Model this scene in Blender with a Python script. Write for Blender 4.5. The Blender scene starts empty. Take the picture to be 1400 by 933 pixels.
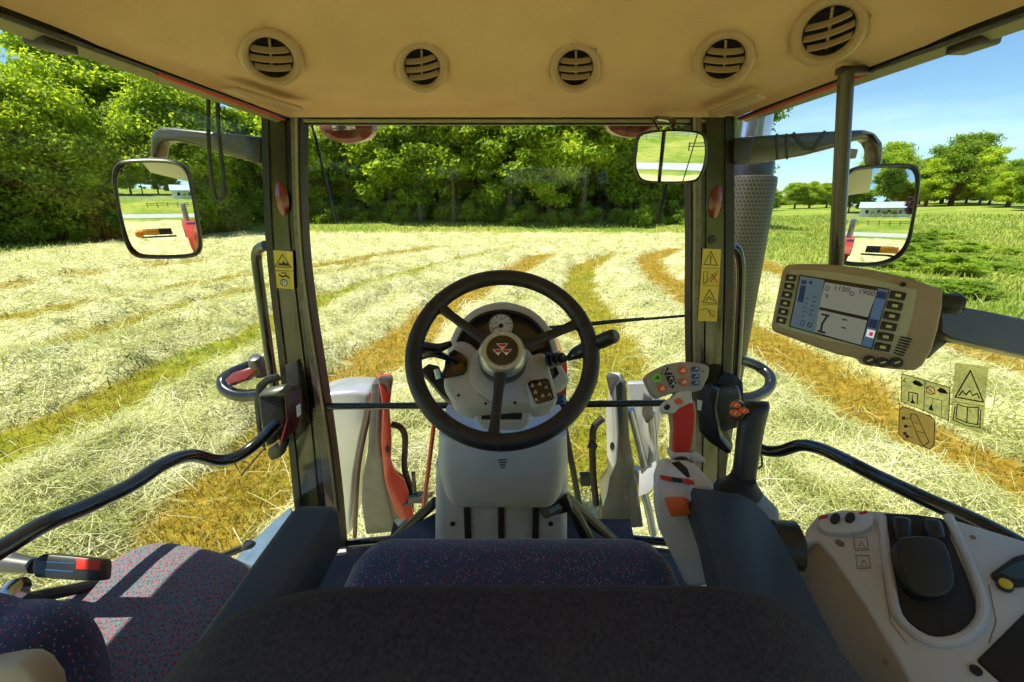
import bpy, bmesh, math, random
import numpy as np
from mathutils import Vector, Matrix

rng = np.random.default_rng(7)
random.seed(7)
scn = bpy.context.scene
COL = scn.collection
R = math.radians

# ------------------------------------------------------------------ camera
# the camera is the origin; x right, y forward, z up; the field lies 2.7 m below
PITCH, FPX = R(17.66), 600.0
CP, SP = math.cos(PITCH), math.sin(PITCH)
GZ = -2.7
cam = bpy.data.cameras.new('camera')
cam.lens = 36 * FPX / 1400
cam.clip_start, cam.clip_end = 0.02, 6000
camo = bpy.data.objects.new('camera', cam)
camo.rotation_euler = (math.pi / 2 - PITCH, 0, 0)
COL.objects.link(camo)
scn.camera = camo


def ray(px, py):
    v = (466.5 - py) / FPX
    return Vector(((px - 700) / FPX, CP + v * SP, -SP + v * CP))


def PD(px, py, d): return ray(px, py) * d
def PY(px, py, y): r = ray(px, py); return r * (y / r.y)
def PX(px, py, x): r = ray(px, py); return r * (x / r.x)
def PZ(px, py, z): r = ray(px, py); return r * (z / r.z)


class Frame:
    """an oriented plane: c + right*u + up*v + n*w, n facing the viewer of the plane"""
    def __init__(s, c, n, up=Vector((0, 0, 1))):
        s.c = Vector(c); s.n = Vector(n).normalized()
        s.r = Vector(up).cross(s.n).normalized()
        s.u = s.n.cross(s.r)

    def __call__(s, u, v, w=0.0): return s.c + s.r * u + s.u * v + s.n * w

    def px(s, x, y, w=0.0):
        r = ray(x, y)
        return r * ((s.c + s.n * w).dot(s.n) / r.dot(s.n))

    def pxs(s, pts, w=0.0): return [s.px(x, y, w) for x, y in pts]


def frame3(a, b, c):
    a, b, c = PD(*a), PD(*b), PD(*c)
    n = (b - a).cross(c - a).normalized()
    if n.dot(a) > 0: n = -n
    return Frame((a + b + c) / 3, n)


# ------------------------------------------------------------------ mesh building
def catmull(pts, k=4, closed=False):
    P = [Vector(p) for p in pts]
    n = len(P); out = []
    segs = n if closed else n - 1
    for i in range(segs):
        p1, p2 = P[i], P[(i + 1) % n]
        p0 = P[i - 1] if (closed or i > 0) else p1 * 2 - p2
        p3 = P[(i + 2) % n] if (closed or i + 2 < n) else p2 * 2 - p1
        for j in range(k):
            t = j / k
            out.append(0.5 * ((2 * p1) + (p2 - p0) * t + (2 * p0 - 5 * p1 + 4 * p2 - p3) * t * t + (3 * p1 - p0 - 3 * p2 + p3) * t ** 3))
    if not closed: out.append(P[-1])
    return out


def rrect(w, h, r, n=5):
    out = []
    for cx, cy, a0 in ((w / 2 - r, h / 2 - r, 0), (-w / 2 + r, h / 2 - r, 90), (-w / 2 + r, -h / 2 + r, 180), (w / 2 - r, -h / 2 + r, 270)):
        for i in range(n + 1):
            a = R(a0 + 90 * i / n)
            out.append((cx + r * math.cos(a), cy + r * math.sin(a)))
    return out


class MB:
    def __init__(s): s.bm = bmesh.new()

    def _merge(s, t):
        bmesh.ops.recalc_face_normals(t, faces=t.faces[:])
        me = bpy.data.meshes.new('tmp'); t.to_mesh(me); t.free()
        s.bm.from_mesh(me); bpy.data.meshes.remove(me)
        return s

    def prism(s, pts, ext, bevel=0, seg=2):
        t = bmesh.new()
        pts = [Vector(p) for p in pts]; ext = Vector(ext)
        a = [t.verts.new(p) for p in pts]; b = [t.verts.new(p + ext) for p in pts]
        n = len(a)
        t.faces.new(a); t.faces.new(b[::-1])
        for i in range(n): t.faces.new((a[i], b[i], b[(i + 1) % n], a[(i + 1) % n]))
        bmesh.ops.recalc_face_normals(t, faces=t.faces[:])
        if bevel:
            es = [e for e in t.edges if len(e.link_faces) == 2 and e.calc_face_angle(0) > 0.45]
            bmesh.ops.bevel(t, geom=es, offset=bevel, segments=seg, profile=0.5, affect='EDGES', clamp_overlap=True)
        return s._merge(t)

    def plate(s, fr, pxpts, thick, w=0.0, bevel=0, seg=2, smooth=0):
        """outline seen at pixels pxpts lying on plane fr (offset w towards the viewer), thickness going away"""
        pts = fr.pxs(pxpts, w)
        if smooth: pts = catmull(pts, smooth, True)
        return s.prism(pts, -fr.n * thick, bevel, seg)

    def tube(s, pts, r, n=10, smooth=0, closed=False, cap=True, flat=1.0, upv=None):
        P = catmull(pts, smooth, closed) if smooth else [Vector(p) for p in pts]
        m = len(P)
        if hasattr(r, '__len__'):
            rr = [r[min(len(r) - 1, int(i * (len(r) - 1) / (m - 1)))] * (1 - f) + r[min(len(r) - 1, int(i * (len(r) - 1) / (m - 1)) + 1)] * f
                  for i in range(m) for f in [(i * (len(r) - 1) / (m - 1)) % 1.0]]
        else: rr = [r] * m
        t = bmesh.new(); rings = []
        up = Vector(upv) if upv else None
        for i in range(m):
            if closed: d = P[(i + 1) % m] - P[i - 1]
            else: d = P[min(i + 1, m - 1)] - P[max(i - 1, 0)]
            if d.length < 1e-9: d = Vector((0, 0, 1))
            d.normalize()
            if up is None:
                up = d.orthogonal()
            up = (up - d * up.dot(d)).normalized()
            sd = d.cross(up)
            rings.append([t.verts.new(P[i] + (sd * math.cos(2 * math.pi * j / n) + up * math.sin(2 * math.pi * j / n) * flat) * rr[i]) for j in range(n)])
        for i in range(m if closed else m - 1):
            A, B = rings[i], rings[(i + 1) % m]
            for j in range(n): t.faces.new((A[j], A[(j + 1) % n], B[(j + 1) % n], B[j]))
        if not closed and cap:
            t.faces.new(rings[0][::-1]); t.faces.new(rings[-1])
        return s._merge(t)

    def lathe(s, fr, prof, n=32, cap=True, sx=1.0, sy=1.0, closed=False):
        t = bmesh.new(); rings = []
        for r, w in prof:
            rings.append([t.verts.new(fr(r * sx * math.cos(2 * math.pi * j / n), r * sy * math.sin(2 * math.pi * j / n), w)) for j in range(n)])
        if closed: rings.append(rings[0])
        for A, B in zip(rings, rings[1:]):
            for j in range(n): t.faces.new((A[j], A[(j + 1) % n], B[(j + 1) % n], B[j]))
        if cap and not closed:
            if prof[0][0] > 1e-5: t.faces.new(rings[0][::-1])
            if prof[-1][0] > 1e-5: t.faces.new(rings[-1])
        bmesh.ops.remove_doubles(t, verts=t.verts[:], dist=1e-6)
        return s._merge(t)

    def box(s, fr, sx, sy, sz, bevel=0, seg=2, u=0, v=0, w=0):
        pts = [fr(u + a * sx / 2, v + b * sy / 2, w + sz / 2) for a, b in ((-1, -1), (1, -1), (1, 1), (-1, 1))]
        return s.prism(pts, -fr.n * sz, bevel, seg)

    def loft(s, rings, caps=True, closed=True):
        t = bmesh.new()
        V = [[t.verts.new(Vector(p)) for p in r] for r in rings]
        n = len(V[0])
        for A, B in zip(V, V[1:]):
            for j in range(n if closed else n - 1): t.faces.new((A[j], A[(j + 1) % n], B[(j + 1) % n], B[j]))
        if caps:
            t.faces.new(V[0][::-1]); t.faces.new(V[-1])
        bmesh.ops.remove_doubles(t, verts=t.verts[:], dist=1e-6)
        return s._merge(t)

    def grid(s, f, nu, nv):
        return s.loft([[f(i / nu, j / nv) for j in range(nv + 1)] for i in range(nu + 1)], caps=False, closed=False)

    def stroke(s, pts, width, nrm, closed=False):
        """a flat printed line of real (tiny) thickness"""
        P = [Vector(p) for p in pts]
        if closed: P = P + [P[0]]
        for a, b in zip(P, P[1:]):
            d = (b - a)
            if d.length < 1e-7: continue
            d = d.normalized() * width * 0.4
            sd = d.cross(nrm).normalized() * width / 2
            s._k = getattr(s, '_k', 0) + 1
            o = nrm * (0.00002 * (s._k % 9))
            s.prism([a - d + sd + o, b + d + sd + o, b + d - sd + o, a - d - sd + o], nrm * 0.0003)
        return s


WPOS = {}


def done(name, mb, mat, parent=None, label=None, cat=None, group=None, kind=None, sharp=35, base=False, sub=0):
    """link a builder's mesh as ONE object, its origin at its own middle (or base)"""
    bm = mb.bm
    me = bpy.data.meshes.new(name)
    lo = Vector([min(v.co[i] for v in bm.verts) for i in range(3)])
    hi = Vector([max(v.co[i] for v in bm.verts) for i in range(3)])
    o0 = (lo + hi) / 2
    if base: o0.z = lo.z
    bmesh.ops.translate(bm, verts=bm.verts[:], vec=-o0)
    bm.to_mesh(me); bm.free()
    me.polygons.foreach_set('use_smooth', [True] * len(me.polygons))
    me.set_sharp_from_angle(angle=R(sharp))
    me.materials.append(mat)
    o = bpy.data.objects.new(name, me); COL.objects.link(o)
    p0 = Vector((0, 0, 0))
    if parent is not None:
        o.parent = parent; p0 = WPOS[parent.name]
    o.location = o0 - p0
    WPOS[o.name] = o0
    if sub:
        m = o.modifiers.new('smooth', 'SUBSURF'); m.levels = m.render_levels = sub
    props(o, label, cat, group, kind)
    return o


def props(o, label=None, cat=None, group=None, kind=None):
    if label: o['label'] = label
    if cat: o['category'] = cat
    if group: o['group'] = group
    if kind: o['kind'] = kind
    return o


def thing(name, label, cat, loc, group=None):
    o = bpy.data.objects.new(name, None); COL.objects.link(o)
    o.empty_display_size = 0.05
    o.location = loc; WPOS[o.name] = Vector(loc)
    return props(o, label, cat, group)


# ------------------------------------------------------------------ materials
def newmat(name):
    m = bpy.data.materials.new(name); m.use_nodes = True
    nt = m.node_tree; b = nt.nodes['Principled BSDF']
    return m, nt, b


def N(nt, t, **k):
    n = nt.nodes.new(t)
    for a, v in k.items(): setattr(n, a, v)
    return n


def mat(name, col, rough=0.5, metal=0.0, var=0.12, scale=30.0, bump=0.0, bscale=None, coat=0.0, spec=0.5, rvar=0.1, dust=0.0):
    m, nt, b = newmat(name)
    L = nt.links.new
    tc = N(nt, 'ShaderNodeTexCoord')
    no = N(nt, 'ShaderNodeTexNoise'); no.inputs['Scale'].default_value = scale; no.inputs['Detail'].default_value = 5
    L(tc.outputs['Object'], no.inputs['Vector'])
    mr = N(nt, 'ShaderNodeMapRange'); mr.inputs[1].default_value = .3; mr.inputs[2].default_value = .7
    mr.inputs[3].default_value = 1 - var; mr.inputs[4].default_value = 1 + var
    L(no.outputs['Fac'], mr.inputs[0])
    mx = N(nt, 'ShaderNodeMix', data_type='RGBA', blend_type='MULTIPLY'); mx.inputs[0].default_value = 1
    mx.inputs[6].default_value = (*col, 1); L(mr.outputs[0], mx.inputs[7])
    out = mx.outputs[2]
    if dust:
        n2 = N(nt, 'ShaderNodeTexNoise'); n2.inputs['Scale'].default_value = 9; n2.inputs['Detail'].default_value = 8
        L(tc.outputs['Object'], n2.inputs['Vector'])
        m2 = N(nt, 'ShaderNodeMapRange'); m2.inputs[1].default_value = .45; m2.inputs[2].default_value = .75; m2.inputs[4].default_value = dust
        L(n2.outputs['Fac'], m2.inputs[0])
        mx2 = N(nt, 'ShaderNodeMix', data_type='RGBA'); L(m2.outputs[0], mx2.inputs[0]); L(out, mx2.inputs[6]); mx2.inputs[7].default_value = (.36, .30, .2, 1)
        out = mx2.outputs[2]
    L(out, b.inputs['Base Color'])
    rr = N(nt, 'ShaderNodeMapRange'); rr.inputs[3].default_value = max(0.02, rough - rvar); rr.inputs[4].default_value = min(1, rough + rvar)
    L(no.outputs['Fac'], rr.inputs[0]); L(rr.outputs[0], b.inputs['Roughness'])
    b.inputs['Metallic'].default_value = metal
    b.inputs['Specular IOR Level'].default_value = spec
    b.inputs['Coat Weight'].default_value = coat
    b.inputs['Coat Roughness'].default_value = 0.08
    if bump:
        nb = N(nt, 'ShaderNodeTexNoise'); nb.inputs['Scale'].default_value = bscale or scale * 8; nb.inputs['Detail'].default_value = 3
        L(tc.outputs['Object'], nb.inputs['Vector'])
        bp = N(nt, 'ShaderNodeBump'); bp.inputs['Strength'].default_value = bump; bp.inputs['Distance'].default_value = 0.001
        L(nb.outputs['Fac'], bp.inputs['Height']); L(bp.outputs[0], b.inputs['Normal'])
    return m


def emit_mat(name, col, s):
    m, nt, b = newmat(name)
    b.inputs['Base Color'].default_value = (*[c * .25 for c in col], 1); b.inputs['Roughness'].default_value = .25
    b.inputs['Emission Color'].default_value = (*col, 1); b.inputs['Emission Strength'].default_value = s
    return m


def glass_mat(name, tint, refl=1.45, dirt=0.04):
    m, nt, b = newmat(name); L = nt.links.new
    nt.nodes.remove(b); out = nt.nodes['Material Output']
    tr = N(nt, 'ShaderNodeBsdfTransparent'); tr.inputs[0].default_value = (*tint, 1)
    gl = N(nt, 'ShaderNodeBsdfGlossy'); gl.inputs['Roughness'].default_value = 0.0
    fr = N(nt, 'ShaderNodeLayerWeight'); fr.inputs[0].default_value = .5
    pw = N(nt, 'ShaderNodeMath', operation='POWER'); pw.inputs[1].default_value = 5; L(fr.outputs['Facing'], pw.inputs[0])
    ml = N(nt, 'ShaderNodeMath', operation='MULTIPLY_ADD'); ml.inputs[1].default_value = .10; ml.inputs[2].default_value = .009
    L(pw.outputs[0], ml.inputs[0])
    m1 = N(nt, 'ShaderNodeMixShader'); L(ml.outputs[0], m1.inputs[0]); L(tr.outputs[0], m1.inputs[1]); L(gl.outputs[0], m1.inputs[2])
    # thin film of dust in streaks
    tc = N(nt, 'ShaderNodeTexCoord'); mp = N(nt, 'ShaderNodeMapping'); mp.inputs['Scale'].default_value = (6, 6, 2)
    L(tc.outputs['Object'], mp.inputs[0])
    no = N(nt, 'ShaderNodeTexNoise'); no.inputs['Scale'].default_value = 3; no.inputs['Detail'].default_value = 8; L(mp.outputs[0], no.inputs['Vector'])
    mr = N(nt, 'ShaderNodeMapRange'); mr.inputs[1].default_value = .45; mr.inputs[2].default_value = .8; mr.inputs[4].default_value = dirt
    L(no.outputs['Fac'], mr.inputs[0])
    df = N(nt, 'ShaderNodeBsdfDiffuse'); df.inputs[0].default_value = (.75, .75, .6, 1)
    m2 = N(nt, 'ShaderNodeMixShader'); L(mr.outputs[0], m2.inputs[0]); L(m1.outputs[0], m2.inputs[1]); L(df.outputs[0], m2.inputs[2])
    L(m2.outputs[0], out.inputs[0])
    return m


def fabric_mat(name, base, dot, dot2, scale, rough=0.95, dim='3D', keep=.2, big=.30, rnd1=.4):
    """woven seat cloth with small coloured flecks"""
    m, nt, b = newmat(name); L = nt.links.new
    tc = N(nt, 'ShaderNodeTexCoord')
    wv = N(nt, 'ShaderNodeTexNoise'); wv.inputs['Scale'].default_value = scale * 4.5; wv.inputs['Detail'].default_value = 2
    L(tc.outputs['Object'], wv.inputs['Vector'])
    cr = N(nt, 'ShaderNodeMapRange'); cr.inputs[1].default_value = .3; cr.inputs[2].default_value = .7; cr.inputs[3].default_value = .55; cr.inputs[4].default_value = 1.45
    L(wv.outputs['Fac'], cr.inputs[0])
    mx = N(nt, 'ShaderNodeMix', data_type='RGBA', blend_type='MULTIPLY'); mx.inputs[0].default_value = 1
    mx.inputs[6].default_value = (*base, 1); L(cr.outputs[0], mx.inputs[7])
    col = mx.outputs[2]
    for c, sc, th, rnd in ((dot, scale, big, rnd1), (dot2, scale * 1.37, big * .8, .7)):
        mp = N(nt, 'ShaderNodeMapping'); mp.inputs['Rotation'].default_value = (0.02, 0.03, R(28) + sc * .01); mp.inputs['Scale'].default_value = (1.35, .8, 1)
        L(tc.outputs['Object'], mp.inputs[0])
        vo = N(nt, 'ShaderNodeTexVoronoi', voronoi_dimensions=dim); vo.inputs['Scale'].default_value = sc; vo.inputs['Randomness'].default_value = rnd
        L(mp.outputs[0], vo.inputs['Vector'])
        lt = N(nt, 'ShaderNodeMath', operation='LESS_THAN'); lt.inputs[1].default_value = th; L(vo.outputs['Distance'], lt.inputs[0])
        sx = N(nt, 'ShaderNodeSeparateColor'); L(vo.outputs['Color'], sx.inputs[0])
        g = N(nt, 'ShaderNodeMath', operation='GREATER_THAN'); g.inputs[1].default_value = keep; L(sx.outputs[0], g.inputs[0])
        mu = N(nt, 'ShaderNodeMath', operation='MULTIPLY'); L(lt.outputs[0], mu.inputs[0]); L(g.outputs[0], mu.inputs[1])
        mm = N(nt, 'ShaderNodeMix', data_type='RGBA'); L(mu.outputs[0], mm.inputs[0]); L(col, mm.inputs[6]); mm.inputs[7].default_value = (*c, 1)
        col = mm.outputs[2]
    L(col, b.inputs['Base Color']); b.inputs['Roughness'].default_value = rough
    b.inputs['Sheen Weight'].default_value = .25; b.inputs['Specular IOR Level'].default_value = .2
    bp = N(nt, 'ShaderNodeBump'); bp.inputs['Strength'].default_value = .5; bp.inputs['Distance'].default_value = .001
    L(wv.outputs['Fac'], bp.inputs['Height']); L(bp.outputs[0], b.inputs['Normal'])
    return m


M = dict(
    headliner=mat('tan_headliner', (.60, .41, .22), .9, var=.07, scale=9, bump=.6, bscale=420, spec=.2),
    tan=mat('tan_plastic', (.42, .29, .16), .42, var=.05, scale=20, bump=.15, bscale=900),
    ventdark=mat('vent_duct', (.02, .016, .012), .7),
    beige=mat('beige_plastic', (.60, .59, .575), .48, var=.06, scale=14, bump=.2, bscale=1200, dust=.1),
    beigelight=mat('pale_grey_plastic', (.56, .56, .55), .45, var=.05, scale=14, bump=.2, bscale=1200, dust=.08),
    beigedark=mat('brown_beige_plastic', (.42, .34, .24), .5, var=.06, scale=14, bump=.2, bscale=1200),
    bezel=mat('brown_display_plastic', (.36, .27, .17), .5, var=.06, scale=20, bump=.2, bscale=1500),
    bezelface=mat('olive_display_face', (.42, .41, .28), .45, var=.04),
    black=mat('black_plastic', (.018, .017, .017), .38, var=.2, scale=20, bump=.15, bscale=900, dust=.03),
    rubber=mat('black_rubber', (.016, .015, .016), .6, var=.2, dust=.05),
    gloss=mat('black_gloss_paint', (.012, .012, .014), .18, var=.2, coat=.6, rvar=.06),
    leather=mat('black_rim_leather', (.018, .016, .018), .42, var=.15, bump=.35, bscale=700, dust=.03),
    pillar=mat('dark_pillar_paint', (.042, .037, .017), .14, var=.12, scale=8, coat=.6, dust=.04),
    pillardark=mat('pillar_seal', (.01, .01, .01), .35, var=.2),
    seal=mat('olive_weatherstrip', (.28, .27, .13), .4, var=.12),
    navy=mat('navy_vinyl', (.019, .033, .060), .55, var=.18, scale=25, bump=.5, bscale=700, dust=.03),
    seatback=mat('dark_seat_fabric', (.038, .036, .050), .95, var=.35, scale=240, bump=.7, bscale=900, spec=.2, dust=.03),
    cloth=fabric_mat('navy_fleck_cloth', (.040, .052, .125), (.26, .03, .08), (.28, .30, .42), 140, keep=.45, rnd1=.8),
    buddy=fabric_mat('grey_fleck_cloth', (.125, .135, .165), (.42, .05, .07), (.035, .035, .085), 72, dim='2D', big=.22, keep=.15),
    floor=mat('blue_floor_mat', (.03, .04, .06), .7, var=.2, bump=.4, bscale=300, dust=.15),
    red=mat('red_paint', (.42, .03, .018), .32, var=.08, coat=.4, dust=.12),
    redgrip=mat('red_grip', (.62, .025, .012), .5, var=.06, bump=.3, bscale=900),
    orange=mat('orange_plastic', (.75, .13, .02), .4, var=.06),
    yellow=mat('yellow_plastic', (.75, .55, .04), .4),
    green=mat('green_button', (.18, .65, .06), .4),
    blue=mat('blue_button', (.02, .09, .30), .35),
    white=mat('white_print', (.8, .8, .78), .5, var=.03),
    ink=mat('black_print', (.012, .012, .01), .6, var=.05),
    redink=mat('red_print', (.6, .03, .02), .6, var=.05),
    decal=mat('yellow_decal', (.80, .58, .06), .5, var=.05),
    decalclear=mat('pale_yellow_decal', (.62, .58, .28), .5, var=.04),
    decalolive=mat('ochre_decal', (.50, .38, .12), .5, var=.04),
    silver=mat('silver_paint', (.50, .50, .53), .22, metal=.45, var=.06, scale=10, dust=.08),
    silverdark=mat('grey_casting', (.095, .09, .092), .35, metal=.4, var=.15, scale=12, dust=.07),
    chrome=mat('chrome', (.50, .48, .53), .2, metal=1.0, var=.05, rvar=.05),
    ring=mat('satin_silver', (.55, .57, .60), .3, metal=.6, var=.04),
    lens_reflection=mat('red_lens_and_reflection', (.19, .022, .008), .2, var=.2, coat=.8),
    amber=mat('amber_lens', (.85, .26, .01), .2, var=.15, coat=.8),
    dial=mat('dial_face', (.66, .68, .72), .45, var=.03),
    cluster=mat('cluster_face', (.018, .014, .012), .16, coat=.7, var=.15, rvar=.03),
    lamp=mat('lamp_housing', (.20, .03, .02), .3, var=.15, coat=.5),
    roofpaint=mat('roof_paint', (.34, .34, .24), .5, var=.05),
    steel=mat('dark_steel', (.06, .06, .065), .3, metal=.7, var=.15),
    windscreen=glass_mat('windscreen_glass', (.95, .97, .93), dirt=.012),
    sideglass=glass_mat('side_window_glass', (.92, .95, .88), dirt=.015),
)
_m, _nt, _b = newmat('mirror_silvering')
_b.inputs['Base Color'].default_value = (.95, .97, .96, 1); _b.inputs['Metallic'].default_value = 1; _b.inputs['Roughness'].default_value = 0.0
M['mirror'] = _m
def film(name, col, clear=.35):
    """printed film on glass: part of the daylight behind comes through"""
    m, nt, b = newmat(name); L = nt.links.new
    tl = N(nt, 'ShaderNodeBsdfTranslucent'); tl.inputs[0].default_value = (*col, 1)
    tr = N(nt, 'ShaderNodeBsdfTransparent'); tr.inputs[0].default_value = (*col, 1)
    b.inputs['Base Color'].default_value = (*col, 1); b.inputs['Roughness'].default_value = .4
    m1 = N(nt, 'ShaderNodeMixShader'); m1.inputs[0].default_value = .6; L(b.outputs[0], m1.inputs[1]); L(tl.outputs[0], m1.inputs[2])
    m2 = N(nt, 'ShaderNodeMixShader'); m2.inputs[0].default_value = clear; L(m1.outputs[0], m2.inputs[1]); L(tr.outputs[0], m2.inputs[2])
    L(m2.outputs[0], nt.nodes['Material Output'].inputs[0])
    return m
M['film'] = film('pale_window_film', (.90, .87, .58), .62)
M['filmochre'] = film('ochre_window_film', (.86, .72, .38), .55)

# perforated heat shield: dark round holes in rows over olive steel
_m, _nt, _b = newmat('perforated_steel'); L = _nt.links.new
_tc = N(_nt, 'ShaderNodeTexCoord'); _sx = N(_nt, 'ShaderNodeSeparateXYZ'); L(_tc.outputs['Object'], _sx.inputs[0])
_at = N(_nt, 'ShaderNodeMath', operation='ARCTAN2'); L(_sx.outputs[1], _at.inputs[0]); L(_sx.outputs[0], _at.inputs[1])
_ma = N(_nt, 'ShaderNodeMath', operation='MULTIPLY'); _ma.inputs[1].default_value = 44 / math.pi * .5; L(_at.outputs[0], _ma.inputs[0])
_mz = N(_nt, 'ShaderNodeMath', operation='MULTIPLY'); _mz.inputs[1].default_value = 62.; L(_sx.outputs[2], _mz.inputs[0])
_fl = N(_nt, 'ShaderNodeMath', operation='FLOOR'); L(_mz.outputs[0], _fl.inputs[0])
_hf = N(_nt, 'ShaderNodeMath', operation='MULTIPLY'); _hf.inputs[1].default_value = .5; L(_fl.outputs[0], _hf.inputs[0])
_ad = N(_nt, 'ShaderNodeMath', operation='ADD'); L(_ma.outputs[0], _ad.inputs[0]); L(_hf.outputs[0], _ad.inputs[1])
_d = []
for s_ in (_ad, _mz):
    f_ = N(_nt, 'ShaderNodeMath', operation='FRACT'); L(s_.outputs[0], f_.inputs[0])
    g_ = N(_nt, 'ShaderNodeMath', operation='SUBTRACT'); g_.inputs[1].default_value = .5; L(f_.outputs[0], g_.inputs[0])
    h_ = N(_nt, 'ShaderNodeMath', operation='MULTIPLY'); L(g_.outputs[0], h_.inputs[0]); L(g_.outputs[0], h_.inputs[1]); _d.append(h_)
_s = N(_nt, 'ShaderNodeMath', operation='ADD'); L(_d[0].outputs[0], _s.inputs[0]); L(_d[1].outputs[0], _s.inputs[1])
_lt = N(_nt, 'ShaderNodeMath', operation='LESS_THAN'); _lt.inputs[1].default_value = .085; L(_s.outputs[0], _lt.inputs[0])
_mx = N(_nt, 'ShaderNodeMix', data_type='RGBA'); L(_lt.outputs[0], _mx.inputs[0])
_mx.inputs[6].default_value = (.062, .058, .032, 1); _mx.inputs[7].default_value = (.01, .01, .01, 1); L(_mx.outputs[2], _b.inputs['Base Color'])
_b.inputs['Roughness'].default_value = .5; _b.inputs['Metallic'].default_value = .0
M['perforated'] = _m

# ------------------------------------------------------------------ light and sky
SUN_EL, SUN_AZ = R(66), R(-104)          # azimuth from straight ahead, negative = left
SD = Vector((math.sin(SUN_AZ) * math.cos(SUN_EL), math.cos(SUN_AZ) * math.cos(SUN_EL), math.sin(SUN_EL)))
sl = bpy.data.lights.new('sun', 'SUN'); sl.energy = 4.6; sl.angle = R(0.5); sl.color = (1, .95, .86)
so = bpy.data.objects.new('sun', sl); so.rotation_euler = SD.to_track_quat('Z', 'Y').to_euler(); so.location = (0, 0, 60)
COL.objects.link(so)
wd = bpy.data.worlds.new('World'); scn.world = wd; wd.use_nodes = True
nt = wd.node_tree; L = nt.links.new
bg = nt.nodes['Background']; bg.inputs[1].default_value = 0.095
sky = N(nt, 'ShaderNodeTexSky', sky_type='NISHITA'); sky.sun_disc = False
sky.sun_elevation = SUN_EL; sky.sun_rotation = SUN_AZ % (2 * math.pi); sky.air_density = 1.0; sky.dust_density = .25; sky.ozone_density = 2.0
tc = N(nt, 'ShaderNodeTexCoord'); mp = N(nt, 'ShaderNodeMapping'); mp.inputs['Scale'].default_value = (1.6, 1.6, 9)
mp.inputs['Location'].default_value = (3.1, .4, 0.25)
L(tc.outputs['Generated'], mp.inputs[0])
no = N(nt, 'ShaderNodeTexNoise'); no.inputs['Scale'].default_value = 1.5; no.inputs['Detail'].default_value = 9; no.inputs['Roughness'].default_value = .58
L(mp.outputs[0], no.inputs['Vector'])
mr = N(nt, 'ShaderNodeMapRange'); mr.inputs[1].default_value = .46; mr.inputs[2].default_value = .68; L(no.outputs['Fac'], mr.inputs[0])
sx = N(nt, 'ShaderNodeSeparateXYZ'); L(tc.outputs['Generated'], sx.inputs[0])
hz = N(nt, 'ShaderNodeMapRange'); hz.inputs[1].default_value = .17; hz.inputs[2].default_value = .06; L(sx.outputs[2], hz.inputs[0])
hb = N(nt, 'ShaderNodeMath', operation='MULTIPLY_ADD'); hb.inputs[1].default_value = .85; hb.inputs[2].default_value = .02; L(hz.outputs[0], hb.inputs[0])
mu = N(nt, 'ShaderNodeMath', operation='MULTIPLY'); L(mr.outputs[0], mu.inputs[0]); L(hb.outputs[0], mu.inputs[1])
mx = N(nt, 'ShaderNodeMix', data_type='RGBA'); L(mu.outputs[0], mx.inputs[0]); L(sky.outputs[0], mx.inputs[6]); mx.inputs[7].default_value = (8.5, 8.7, 9.0, 1)
tn = N(nt, 'ShaderNodeMix', data_type='RGBA', blend_type='MULTIPLY'); tn.inputs[0].default_value = 1; tn.inputs[7].default_value = (.74, .90, 1.10, 1)
L(mx.outputs[2], tn.inputs[6]); L(tn.outputs[2], bg.inputs[0])


# ------------------------------------------------------------------ terrain
def vnoise(x, y, s, seed=0):
    x = np.asarray(x) / s + 100.3 * (seed + 1); y = np.asarray(y) / s + 57.7 * (seed + 3)
    xi, yi = np.floor(x).astype(np.int64), np.floor(y).astype(np.int64); xf, yf = x - xi, y - yi
    def h(a, b):
        n = (a * 374761393 + b * 668265263 + seed * 974711) & 0xffffffff
        n = ((n ^ (n >> 13)) * 1274126177) & 0xffffffff
        return ((n ^ (n >> 16)) & 0xffff) / 65535.0
    u, v = xf * xf * (3 - 2 * xf), yf * yf * (3 - 2 * yf)
    return (h(xi, yi) * (1 - u) + h(xi + 1, yi) * u) * (1 - v) + (h(xi, yi + 1) * (1 - u) + h(xi + 1, yi + 1) * u) * v


def sstep(a, b, x): t = np.clip((x - a) / (b - a), 0, 1); return t * t * (3 - 2 * t)


def gpts(px): return np.array([[p.x, p.y] for p in (PZ(a, b, GZ) for a, b in px)])


# bare stubble strips between the hay, followed on the ground
STRIPS = [  # ground line, half width, greenness
    (gpts([(-160, 545), (0, 497), (110, 467), (230, 430), (345, 399), (430, 378), (520, 361)]), .42, .7),
    (gpts([(-60, 660), (0, 622), (110, 568), (230, 512), (300, 480), (370, 450), (440, 412), (540, 380), (620, 358), (690, 343)]), .36, .85),
    (gpts([(250, 760), (330, 680), (400, 610), (500, 520), (600, 430), (670, 388), (745, 350)]), .40, .2),
    (gpts([(840, 640), (850, 540), (836, 490), (812, 440), (790, 395), (800, 365), (850, 347)]), .40, .7),
    (gpts([(1460, 700), (1330, 633), (1230, 583), (1120, 520), (1030, 462), (940, 408), (893, 372), (884, 355), (925, 342)]), .42, .15),
    (gpts([(-100, 415), (60, 385), (200, 365), (345, 352)]), .48, .2),
    (gpts([(-100, 450), (80, 425), (180, 405), (345, 376)]), .42, .4),
    (gpts([(400, 372), (520, 350), (600, 338)]), .5, .3),
    (gpts([(1000, 345), (1060, 372), (1150, 408), (1280, 458), (1400, 500), (1500, 535)]), .55, .1),
]
EDGE = gpts([(985, 322), (1010, 345), (1060, 362), (1150, 395), (1280, 445), (1400, 485), (1600, 560)])


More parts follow.
